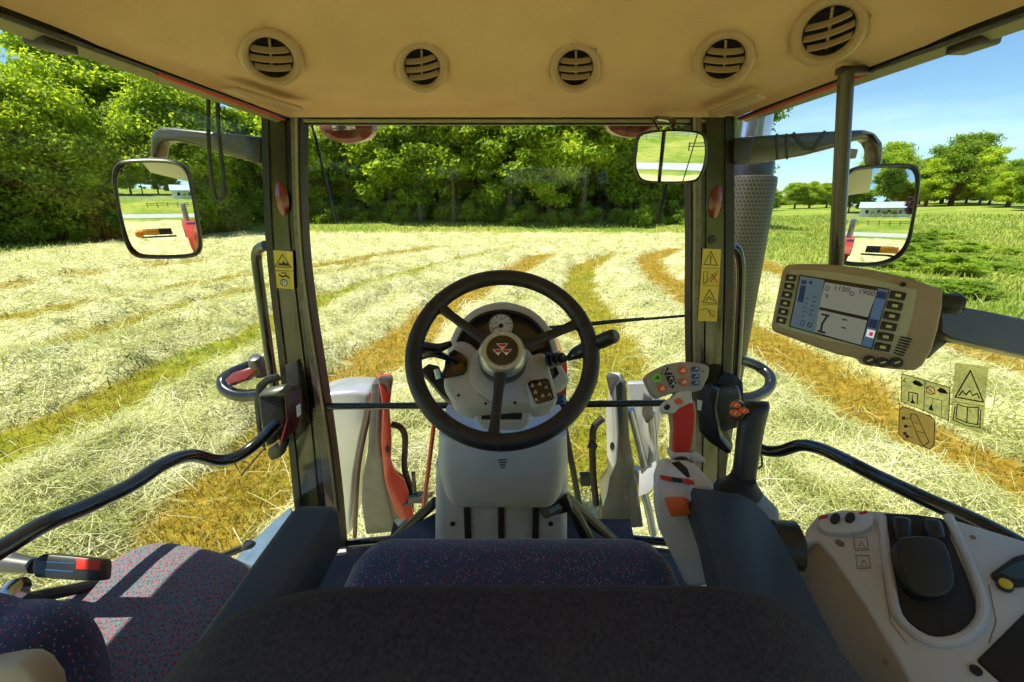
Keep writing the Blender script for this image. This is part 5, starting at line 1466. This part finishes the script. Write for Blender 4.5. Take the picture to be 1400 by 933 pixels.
lv = thing('latch_lever', 'black lever with red end button in front of the passenger seat', 'lever', PD(60, 780, .78))
BFm = Frame(PD(90, 780, .78), (.1, -.75, .65))
m = MB(); m.plate(BFm, [(44, 766), (58, 757), (102, 761), (137, 765), (138, 776), (136, 795), (100, 794), (46, 790), (43, 778)], .03, bevel=.004, seg=2); done('grip', m, M['black'], lv)
m = MB(); m.plate(BFm, [(104, 763.5), (135.5, 766), (135, 780), (103, 779)], .012, w=.002, bevel=.0015); done('button', m, M['redgrip'], lv)
m = MB(); m.tube([PD(-40, 762, .80), PD(0, 768, .795), PD(48, 774, .79)], [.020, .019, .013], 14); done('arm', m, M['silverdark'], lv)
m = MB()
for a in ((52, 768, 102, 771), (50, 778, 100, 782)): m.stroke(BFm.pxs([a[:2], a[2:]], .0006), .002, BFm.n)
done('edge_line', m, M['blue'], lv)
gs = thing('gas_strut', 'black gas strut with ball joint at the lower left door', 'strut', PX(20, 810, -.86))
m = MB(); m.tube([PX(20, 822, -.87), PX(90, 808, -.86), PX(200, 785, -.84)], .011, 10); done('rod', m, M['black'], gs)
m = MB(); m.lathe(Frame(PX(22, 806, -.86), (.3, -.5, .8)), [(.0, -.02), (.014, -.014), (.02, 0), (.014, .014), (0, .02)], 16); done('ball_joint', m, M['chrome'], gs)
m = MB(); m.tube([PX(-30, 850, -.90), PX(100, 826, -.90), PX(230, 790, -.90), PX(330, 750, -.90)], .012, 8); done('door_sill', m, M['silverdark'], cab)

# ================================================================== right armrest with levers
ar = thing('armrest_console', 'navy armrest with beige control box right of the driver seat', 'armrest', V3(.34, .45, -.6))
zp = -.44
oc = [PZ(*p, zp) for p in ((946, 664), (980, 668), (1010, 672), (1030, 682), (1050, 703), (1072, 738), (1098, 788), (1130, 850), (1168, 922), (1200, 990), (1060, 990), (985, 797), (962, 705))]
m = MB()
cc_ = sum(oc, Vector((0, 0, 0))) / len(oc)
def ofs(s, dz): return [cc_ + (p - cc_) * s + V3(0, 0, dz) for p in oc]
m.loft([ofs(1.0, -.06), ofs(1.0, -.012), ofs(.985, -.003), ofs(.95, 0)]); done('armrest_pad', m, M['navy'], ar, sharp=40)
# control box: body in front/left of the pad
BX = Frame(PD(925, 700, .74), (-.35, -.85, .4))
m = MB(); m.plate(BX, [(893, 650), (898, 638), (912, 634), (945, 662), (962, 704), (986, 800), (940, 806), (925, 775), (900, 725), (893, 690)], .10, bevel=.01, seg=3); bxo = done('control_box', m, M['beige'], ar)
TP = Frame(PD(930, 648, .78), (-.1, -.45, .9))
m = MB(); m.plate(TP, [(899, 640), (906, 627), (940, 628), (952, 634), (975, 660), (978, 668), (945, 666), (897, 655)], .05, bevel=.006, seg=3); done('box_top', m, M['beigelight'], ar)
m = MB(); m.plate(TP, [(914, 634), (928, 630), (940, 640), (944, 652), (930, 652)], .004, w=.002, bevel=.001); done('lever_slot', m, M['ventdark'], ar)
for pts, mt_ in (([(902, 650), (917, 653), (919, 659), (903, 656)], 'redgrip'), ([(918, 653), (932, 655), (933, 661), (919, 659)], 'ink'), ([(933, 655), (949, 658), (949, 664), (934, 661)], 'redgrip')):
    m = MB(); m.plate(BX, pts, .012, w=.006, bevel=.0015); done('rocker_button', m, M[mt_], ar)
TW = Frame(PD(928, 695, .725), (-.35, -.85, .4))
m = MB(); m.plate(TW, [(908, 684), (938, 683), (946, 704), (918, 708)], .03, w=.008, bevel=.003, seg=2); done('thumbwheel', m, M['orange'], ar)
m = MB(); m.tube(catmull(TW.pxs([(936, 676), (950, 686), (955, 700), (950, 712)], .003), 4), .0045, 8); m.lathe(Frame(TW.px(924, 716, .002), TW.n), [(.006, 0), (.006, .004), (0, .004)], 16); done('wheel_guard', m, M['beigelight'], ar)
m = MB(); m.lathe(Frame(PD(1070, 745, .66), (1, -.2, .1)), [(.035, -.01), (.035, .02), (.025, .025)], 20); done('side_knob', m, M['black'], ar)

jl = thing('drive_lever', 'drive lever with red grip and fan shaped button head', 'lever', PD(930, 640, .80))
HF = Frame(PD(930, 520, .84), (-.08, -.86, .5))
head = [(882, 516), (887, 510), (895, 505), (911, 498), (931, 494.5), (950, 495), (966, 498), (971, 503), (969, 515), (960, 533), (945, 536), (922, 537), (900, 545), (893, 538)]
m = MB(); m.plate(HF, head, .035, bevel=.005, seg=3); hd_ = done('button_head', m, mat('grey_beige_lever', (.36, .32, .27), .5, var=.05, bump=.2, bscale=1200), jl)
m = MB(); m.plate(HF, [(905, 556), (912, 548), (920, 543), (927, 535), (946, 534), (948, 552), (930, 558), (922, 566), (908, 565)], .03, w=.002, bevel=.004, seg=3); nk_ = done('thumb_rest', m, M['beige'], jl)
GFm = Frame(PD(933, 590, .83), (-.15, -.95, .25))
m = MB(); m.plate(GFm, [(921, 567), (929, 557), (944, 551), (949, 553), (950.5, 570), (949, 590), (946, 609), (943, 621), (921, 620), (920.5, 605), (922, 588)], .038, bevel=.007, seg=4); done('grip', m, M['redgrip'], jl, sharp=50)
m = MB(); m.plate(Frame(PD(931, 585, .838), (-.15, -.95, .25)), [(916, 566), (929, 553), (951, 548), (953, 570), (951, 600), (947, 622), (918, 622), (919, 590)], .03, bevel=.006, seg=3); done('grip_frame', m, M['tan'], jl)
m = MB(); m.plate(GFm, [(917, 620), (945, 619), (944, 632), (918, 632)], .045, w=.004, bevel=.006, seg=3); m.plate(GFm, [(943, 619), (955, 621), (965, 629), (964, 633), (944, 631)], .02, bevel=.004); done('grip_foot', m, M['beigelight'], jl)
m = MB(); m.tube([PD(931, 628, .83), PD(934, 652, .81)], [.013, .02], 12); done('shaft', m, M['rubber'], jl)


def hbutton(px, py, r, m_, shape=None):
    fr = Frame(HF.px(px, py, .0005), HF.n)
    m = MB()
    if shape is None: m.lathe(fr, [(r, 0), (r * .93, .003), (r * .7, .0036), (0, .0036)], 24)
    else: m.plate(HF, shape, .004, w=.003, bevel=.001)
    o = done('button', m, M[m_], hd_)
    m = MB(); m.stroke([fr(-r * .4, -r * .3, .0042), fr(r * .1, r * .35, .0042), fr(r * .4, -r * .2, .0042)], r * .17, HF.n, closed=shape is None)
    done('button_symbol', m, M['white' if m_ != 'green' else 'ink'], hd_)


hbutton(898, 517, .0092, 'green'); hbutton(905, 531.5, .0085, 'orange'); hbutton(933, 507, .0085, 'orange'); hbutton(935, 522.5, .0085, 'orange')
hbutton(913.5, 508.5, .008, 'ink', [(913, 501.5), (920, 512), (908.5, 513)]); hbutton(917, 518, .007, 'ink', [(911, 514.5), (921.5, 514), (923, 520.5), (913, 521.5)]); hbutton(919.5, 526, .008, 'ink', [(913.5, 522.5), (925, 522), (920, 532)])
for y in (505, 515, 524): hbutton(951.5, y, .006, 'blue', [(947, y - 3.4), (956, y - 3.2), (957, y), (956, y + 3.2), (946.5, y + 3), (945.5, y)])
m = MB(); m.plate(HF, [(922, 547), (928, 544), (934, 548), (933, 553), (925, 553)], .004, w=.005, bevel=.001); done('rocker_button', m, M['orange'], jl)
m = MB(); m.plate(HF, [(908, 556), (913, 552), (917, 556), (914, 561), (909, 560)], .004, w=.005, bevel=.001); done('trigger_button', m, M['ink'], jl)
m = MB()
for px, py in ((906, 507), (905, 511), (961, 508)): m.lathe(Frame(HF.px(px, py, .0004), HF.n), [(.0014, 0), (.0014, .0006), (0, .0006)], 10)
done('indicator_dot', m, M['ink'], hd_)

js = thing('loader_joystick', 'black loader joystick with orange buttons on a rubber boot', 'joystick', PD(1018, 672, .80))
m = MB(); sect = []
for (xa, xb, y, d) in ((1002, 1032, 655, .80), (1003, 1033, 645, .80), (1006, 1037, 620, .80), (1009, 1042, 590, .80), (1012, 1047, 568, .80), (1015, 1050, 556, .80), (1020, 1049, 549, .805)):
    a, b_ = PD(xa, y, d), PD(xb, y, d); w = (b_ - a).length; c = (a + b_) / 2
    sect.append([c + V3(u, v * .7, v * -.25) for u, v in rrect(w, w * 1.05, w * .42, 6)])
m.loft(sect); done('grip', m, M['black'], js, sharp=60)
m = MB(); m.plate(Frame(PD(1005, 565, .775), (-.45, -.85, .3)), [(998, 556), (1006, 548), (1018, 552), (1020, 566), (1013, 576), (1003, 577), (997, 570)], .045, bevel=.005, seg=3); done('button_pod', m, M['black'], js)
JFm = Frame(PD(1008, 560, .768), (-.4, -.85, .35))
for px, py, rx in ((1006, 554, .0078), (1017, 561.5, .0080), (1005.5, 565, .0088)):
    fr = Frame(JFm.px(px, py), JFm.n); m = MB(); m.lathe(fr, [(rx, -.006), (rx, .001), (rx * .7, .003), (0, .003)], 20, sy=.75); kb = done('button', m, M['orange'], js)
    m = MB(); m.stroke([fr(-.001, -.002, .0034), fr(.001, .002, .0034)], .0012, fr.n); done('button_symbol', m, M['white'], kb)
m = MB(); fb = Frame(PD(1012, 668, .80), (0, -.1, 1), V3(0, 1, 0)); m.lathe(fb, [(.045, -.016), (.043, -.010), (.034, -.006), (.036, .0), (.030, .006), (.028, .01), (.025, .016), (.021, .024)], 28); done('rubber_boot', m, M['rubber'], js)
m = MB(); m.lathe(Frame(PD(1016, 652, .80), (0, -.1, 1), V3(0, 1, 0)), [(.0215, 0), (.0215, .003), (.019, .003)], 24); done('boot_ring', m, M['orange'], js)
m = MB(); m.prism([PZ(*p, -.505) for p in ((985, 668), (1018, 664), (1046, 674), (1066, 694), (1068, 716), (1040, 716), (1000, 690))], (0, 0, -.09), .008, 3); done('base_box', m, mat('grey_box_plastic', (.30, .32, .34), .45, dust=.1), js)

# ================================================================== side console at the right wall
sc_ = thing('side_console', 'beige side console with black lever recess at the lower right', 'console', V3(.75, .45, -1.24))
CF = Frame(PD(1230, 770, .66), (-.30, -.24, 1), V3(0, 1, 0))
top = [(1097, 742), (1103, 722), (1118, 703), (1150, 696), (1190, 697), (1250, 702), (1310, 711), (1400, 738), (1500, 770), (1640, 1010), (1300, 1010), (1255, 960), (1228, 905), (1180, 825), (1140, 766), (1118, 738)]
m = MB(); m.plate(CF, top, .025, bevel=.006, seg=3); done('top_panel', m, M['beige'], sc_, sharp=50)
sd = catmull(CF.pxs([(1118, 738), (1140, 766), (1180, 825), (1228, 905), (1255, 960), (1300, 1010)], -.004), 3)
sd2 = catmull(CF.pxs([(1099, 745), (1108, 790), (1140, 850), (1180, 915), (1215, 960), (1260, 1010)], -.03), 3)
sd3 = [p + V3(-.02, -.0, -.45) for p in sd2]
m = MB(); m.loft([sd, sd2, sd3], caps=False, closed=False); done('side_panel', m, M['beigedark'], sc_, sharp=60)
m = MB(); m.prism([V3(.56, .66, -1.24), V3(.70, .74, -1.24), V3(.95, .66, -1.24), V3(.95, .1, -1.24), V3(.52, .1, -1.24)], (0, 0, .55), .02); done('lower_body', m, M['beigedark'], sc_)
rec = [(1209, 706), (1216, 702), (1288, 708), (1300, 735), (1320, 780), (1334, 822), (1330, 848), (1312, 864), (1284, 870), (1256, 860), (1232, 835), (1222, 790), (1214, 740)]
m = MB(); m.plate(CF, rec, .006, w=.003, bevel=.002, smooth=2); done('recess', m, M['ventdark'], sc_)
m = MB(); m.tube(catmull(CF.pxs([(1205, 706), (1210, 745), (1217, 795), (1226, 840), (1254, 869), (1284, 879), (1318, 872), (1340, 850), (1343, 822), (1328, 776), (1307, 730), (1296, 706)], .002), 3), .0065, 10); done('recess_rim', m, M['beige'], sc_)
for a in ((1219, 703, 1247, 706, 1250, 735, 1226, 738), (1262, 706, 1288, 708, 1295, 734, 1268, 733)):
    m = MB(); m.plate(CF, [a[0:2], a[2:4], a[4:6], a[6:8]], .02, w=.018, bevel=.007, seg=3); done('paddle', m, M['black'], sc_)
LFm = Frame(CF.px(1262, 780, .03), CF.n + V3(0, -.25, 0))
m = MB(); m.plate(LFm, [(1226, 742), (1240, 733), (1270, 733), (1292, 742), (1302, 770), (1306, 796), (1296, 812), (1270, 816), (1248, 808), (1234, 780)], .03, bevel=.012, seg=4, smooth=2); done('hand_lever', m, M['black'], sc_, sharp=70)
m = MB(); m.plate(CF, [(1118, 716), (1124, 706), (1140, 701), (1176, 699), (1193, 703), (1195, 712), (1186, 723), (1160, 729), (1134, 728), (1122, 723)], .015, w=.010, bevel=.006, seg=3, smooth=2); pod = done('switch_pod', m, M['beige'], sc_)
for px in (1142, 1162):
    fr = Frame(CF.px(px, 710 + (1142 - px) * .07, .011), CF.n); m = MB(); m.lathe(fr, [(.0088, 0), (.008, .004), (0, .005)], 20, sx=.72, sy=1.25); done('rocker', m, M['black'], pod)
for px, py in ((1126, 707), (1180, 701)):
    m = MB(); m.plate(CF, [(px - 7, py - 1), (px + 6, py - 4), (px + 7, py + 1), (px - 4, py + 3)], .01, w=.011, bevel=.002); done('end_button', m, M['redgrip'], pod)
m = MB()
for (x0, y0) in ((1167, 735), (1170, 760)): m.stroke(CF.pxs([(x0, y0), (x0 + 18, y0), (x0 + 20, y0 + 17), (x0 + 2, y0 + 18)], .0004), .0009, CF.n, closed=True)
m.lathe(Frame(CF.px(1148, 743, .0), CF.n), [(.0055, 0), (.0055, .001), (0, .001)], 16, sx=1.2)
for (x0, y0) in ((1170, 738), (1173, 763)):
    m.stroke(CF.pxs([(x0 + 4, y0 + 10), (x0 + 8, y0 + 3), (x0 + 12, y0 + 10)], .0004), .0008, CF.n); m.stroke(CF.pxs([(x0 + 2, y0 + 12), (x0 + 14, y0 + 12)], .0004), .0008, CF.n)
for pts in ([(1205, 720), (1208, 790), (1217, 850), (1240, 880)], [(1352, 800), (1362, 850), (1352, 880)]): m.stroke(CF.pxs(pts, .0004), .0009, CF.n)
for x, y in ((1210, 905), (1330, 735)): m.lathe(Frame(CF.px(x, y, .0), CF.n), [(.0035, 0), (.0035, .0007), (0, .0004)], 14)
done('panel_marks', m, mat('groove_brown', (.2, .16, .12), .6), sc_)
m = MB(); m.plate(CF, [(1354, 783), (1386, 760), (1440, 745), (1450, 790), (1393, 800), (1366, 795)], .02, w=.008, bevel=.004); done('phone_cradle', m, M['black'], sc_)
m = MB(); m.plate(CF, [(1366, 783), (1388, 769), (1430, 757), (1436, 782), (1390, 792)], .004, w=.0095, bevel=.001); done('cradle_pad', m, mat('teal_pad', (.03, .08, .11), .4), sc_)
fr = Frame(CF.px(1373, 802, .002), CF.n); m = MB(); m.lathe(fr, [(.0085, 0), (.0085, .004), (.007, .005)], 20); done('knob_base', m, M['black'], sc_)
m = MB(); m.lathe(fr, [(.0068, .005), (.0066, .009), (.004, .010), (0, .010)], 20); done('yellow_knob', m, M['yellow'], sc_)
m = MB(); m.plate(CF, [(1335, 902), (1400, 838), (1500, 800), (1560, 1010), (1460, 1010), (1400, 960)], .02, w=.004, bevel=.004); done('black_panel', m, M['ventdark'], sc_)
m = MB(); m.lathe(Frame(CF.px(1334, 917, .001), CF.n), [(.006, 0), (.006, .002), (0, .002)], 16); done('screw_hole', m, M['ink'], sc_)

# ================================================================== loader frames seen low through the windscreen
def loader(side, label):
    fx = lambda p: p
    t = thing('loader_mount', label, 'loader mount', PY(520 if side < 0 else 840, 760, 2.0))
    if side < 0:
        SFr = Frame(PY(470, 640, 2.05), (.15, -1, .12)); UF = Frame(PY(520, 620, 1.95), (.1, -1, .05)); BFr = Frame(PY(545, 620, 1.92), (.35, -.93, 0))
        m = MB(); m.plate(SFr, [(420, 552), (434, 542), (455, 536), (480, 534), (508, 535), (506, 560), (497, 600), (488, 650), (484, 700), (482, 728), (470, 738), (440, 740), (425, 700), (422, 620)], .30, bevel=.05, seg=6); done('cover_panel', m, M['silver'], t, sharp=60)
        m = MB(); m.tube([PY(506, 560, 1.97), PY(497, 600, 1.97), PY(489, 650, 1.97), PY(485, 735, 1.97)], .012, 8, smooth=4); done('panel_edge', m, mat('brown_edge', (.08, .03, .025), .35), t)
        m = MB(); m.plate(UF, [(508, 526), (514, 524), (527, 525), (527, 560), (524, 600), (527, 640), (538, 670), (552, 705), (560, 726), (500, 732), (494, 690), (495, 655), (502, 620), (505, 570)], .10, bevel=.01, seg=2); done('upright', m, M['silverdark'], t)
        m = MB(); m.plate(Frame(UF.c + UF.n * .003, UF.n), [(517, 527), (521, 527), (519, 600), (524, 650), (540, 720), (528, 722), (514, 660), (513, 600)], .01, bevel=.003); done('upright_rib', m, mat('dark_casting', (.09, .08, .08), .4, metal=.3), t)
        m = MB(); m.plate(BFr, [(517, 516), (535, 516), (537, 524), (533, 560), (536, 600), (535, 630), (540, 645), (553, 657), (561, 680), (566, 705), (558, 728), (540, 700), (527, 660), (522, 610), (524, 560)], .05, bevel=.008, seg=2); bp_ = done('bracket_plate', m, M['red'], t)
        m = MB(); m.lathe(Frame(BFr.px(530, 614, .001), BFr.n), [(.011, 0), (.011, .002), (0, .002)], 18, sy=2.0); done('bolt_slot', m, M['ink'], bp_)
        m = MB(); m.plate(Frame(PY(527, 522, 1.9), (.2, -1, .2)), [(516, 518), (520, 515), (534, 516), (537, 521), (535, 532), (531, 540), (528, 528), (518, 524)], .08, bevel=.01); done('pin_head', m, M['silverdark'], t)
        m = MB(); m.tube([PY(535, 580, 2.0), PY(548, 585, 2.0), (PY(554, 600, 2.0)), PY(553, 640, 2.0), PY(560, 665, 2.0), PY(562, 700, 2.0)], .016, 10, smooth=4); done('hose', m, M['rubber'], t)
        m = MB(); m.box(Frame(PY(572, 680, 1.95), (0, -1, .3)), .10, .05, .06, .008); m.box(Frame(PY(566, 660, 1.95), (.2, -1, .1)), .02, .12, .02, .004); m.tube([PY(552, 690, 1.93), PY(590, 676, 1.93)], .014, 10); done('valve_block', m, M['steel'], t)
        m = MB(); m.tube([PY(594, 575, 1.75), PY(586, 640, 1.75), PY(578, 700, 1.75)], .010, 8); done('red_pipe', m, mat('dark_red_pipe', (.18, .03, .02), .4), t)
    else:
        UF = Frame(PY(850, 620, 1.95), (-.1, -1, .05)); BFr = Frame(PY(832, 620, 1.92), (-.35, -.93, 0)); SFr = Frame(PY(880, 600, 2.3), (-.15, -1, .12))
        m = MB(); m.plate(SFr, [(858, 524), (890, 523), (900, 530), (906, 560), (900, 600), (905, 640), (880, 640), (868, 600), (862, 560)], .06, bevel=.012, seg=3); done('cover_panel', m, M['silver'], t)
        m = MB(); m.plate(UF, [(837, 524), (843, 520), (856, 521), (858, 545), (861, 600), (868, 640), (874, 680), (880, 722), (820, 724), (822, 690), (838, 640), (844, 600), (840, 560)], .10, bevel=.01, seg=2); done('upright', m, M['silverdark'], t)
        m = MB(); m.plate(Frame(UF.c + UF.n * .003, UF.n), [(849, 523), (852, 523), (854, 600), (858, 650), (862, 718), (852, 719), (852, 650), (848, 600)], .01, bevel=.003); done('upright_rib', m, mat('dark_casting', (.09, .08, .08), .4, metal=.3), t)
        m = MB(); m.plate(BFr, [(829, 514), (846, 514), (848, 522), (840, 530), (842, 560), (844, 600), (842, 635), (833, 655), (829, 680), (824, 695), (818, 660), (830, 643), (829, 600), (828, 560), (832, 540)], .05, bevel=.008, seg=2); bp_ = done('bracket_plate', m, M['beigelight'], t)
        m = MB(); m.lathe(Frame(BFr.px(837, 610, .001), BFr.n), [(.011, 0), (.011, .002), (0, .002)], 18, sy=2.0); done('bolt_slot', m, M['ink'], bp_)
        m = MB(); m.plate(Frame(PY(838, 520, 1.9), (-.2, -1, .2)), [(829, 517), (832, 513), (846, 514), (848, 520), (842, 526), (836, 545), (832, 532)], .08, bevel=.01); done('pin_head', m, M['silverdark'], t)
        m = MB(); m.tube([PY(824, 572, 2.0), PY(812, 585, 2.0), PY(810, 610, 2.0), PY(811, 650, 2.0), PY(815, 690, 2.0)], .018, 10, smooth=4)
        m.tube([PY(806, 608, 1.98), PY(814, 612, 1.98)], .02, 10); done('hose', m, M['rubber'], t)
        for a in ([(862, 560), (872, 600), (882, 640), (890, 660)], [(870, 640), (885, 690), (893, 730)], [(890, 565), (893, 600), (890, 640)]):
            m = MB(); m.tube([PY(*p, 2.05) for p in a], .022, 12, smooth=4); done('hydraulic_pipe', m, M['silver'], t)
        m = MB(); m.plate(Frame(PY(885, 665, 1.9), (-.2, -.8, .6)), [(874, 645), (897, 630), (900, 650), (890, 672), (873, 680)], .02, bevel=.004); done('step_plate', m, M['silver'], t)
        m = MB(); m.plate(Frame(PY(890, 570, 2.0), (-.2, -1, .1)), [(880, 540), (892, 545), (894, 572), (884, 580), (878, 568)], .04, bevel=.005); done('pipe_bracket', m, M['silverdark'], t)
        m = MB(); m.tube([PY(772, 585, 1.75), PY(783, 640, 1.75), PY(792, 690, 1.75)], .014, 8); m.box(Frame(PY(800, 655, 1.9), (0, -1, .2)), .05, .06, .05, .006); done('red_pipe', m, M['rubber'], t)


loader(-1, 'grey loader mount with silver panel and red bracket, left of the steering console')
loader(1, 'grey and silver loader mount with hydraulic pipes, right of the steering console')

# ================================================================== rear marker arms seen in the wing mirrors
for s, lab in ((-1, 'amber marker lamp on a striped arm behind the left window, seen in the left mirror'), (1, 'amber marker lamp on a striped arm behind the right window, seen in the right mirror')):
    # the arm stands out sideways from the rear wing; the mirrors look back at it
    t = thing('marker_arm', lab, 'marker lamp', V3(s * 1.3, -1.0, -.62))
    fr = Frame(V3(s * 1.3, -1.0, -.62), (0, 1, .1))
    m = MB(); m.box(fr, .40, .11, .03, .008, u=0, v=.03); done('bar', m, M['rubber'], t)
    m = MB(); m.box(fr, .26, .10, .006, .002, u=-s * .13, v=.03, w=.020); done('amber_strip', m, M['amber'], t)
    m = MB(); m.lathe(Frame(fr(-s * .33, .0, 0), (0, 1, 0)), [(.07, -.03), (.07, .02), (.05, .05), (0, .06)], 24); done('lamp', m, M['amber'], t)
    m = MB(); m.tube([fr(.25 * s, -.06, 0), fr(-.33 * s, -.06, 0)], .016, 8); done('stay', m, M['steel'], t)
    wing = thing('rear_wing', f'red and white rear mudguard on the {"left" if s < 0 else "right"} of the tractor, seen in the mirror', 'mudguard', V3(s * .95, -1.3, -1.2))
    m = MB(); m.loft([[V3(s * (.62 + u), y, z + v) for u, v in ((0, 0), (.27, 0), (.27, -.05), (0, -.05))] for y, z in ((-.6, -1.2), (-.7, -.8), (-.95, -.55), (-1.4, -.45), (-1.9, -.6), (-2.2, -1.0))]); done('panel', m, M['red'], wing)
    m = MB(); m.box(Frame(V3(s * .80, -1.2, -.28), (0, 1, 0)), .10, .34, .10, .02); done('lamp_box', m, M['silver'], wing)

# ------------------------------------------------------------------ render look
vs = scn.view_settings
vs.view_transform = 'Standard'; vs.look = 'None'; vs.gamma = 1; vs.use_curve_mapping = False
vs.exposure = 1.05
scn.render.engine = 'CYCLES'
cy = scn.cycles
cy.use_denoising = True
cy.max_bounces = 12; cy.diffuse_bounces = 5; cy.glossy_bounces = 5; cy.transmission_bounces = 6; cy.transparent_max_bounces = 16
cy.caustics_reflective = False; cy.caustics_refractive = False
cy.sample_clamp_indirect = 6
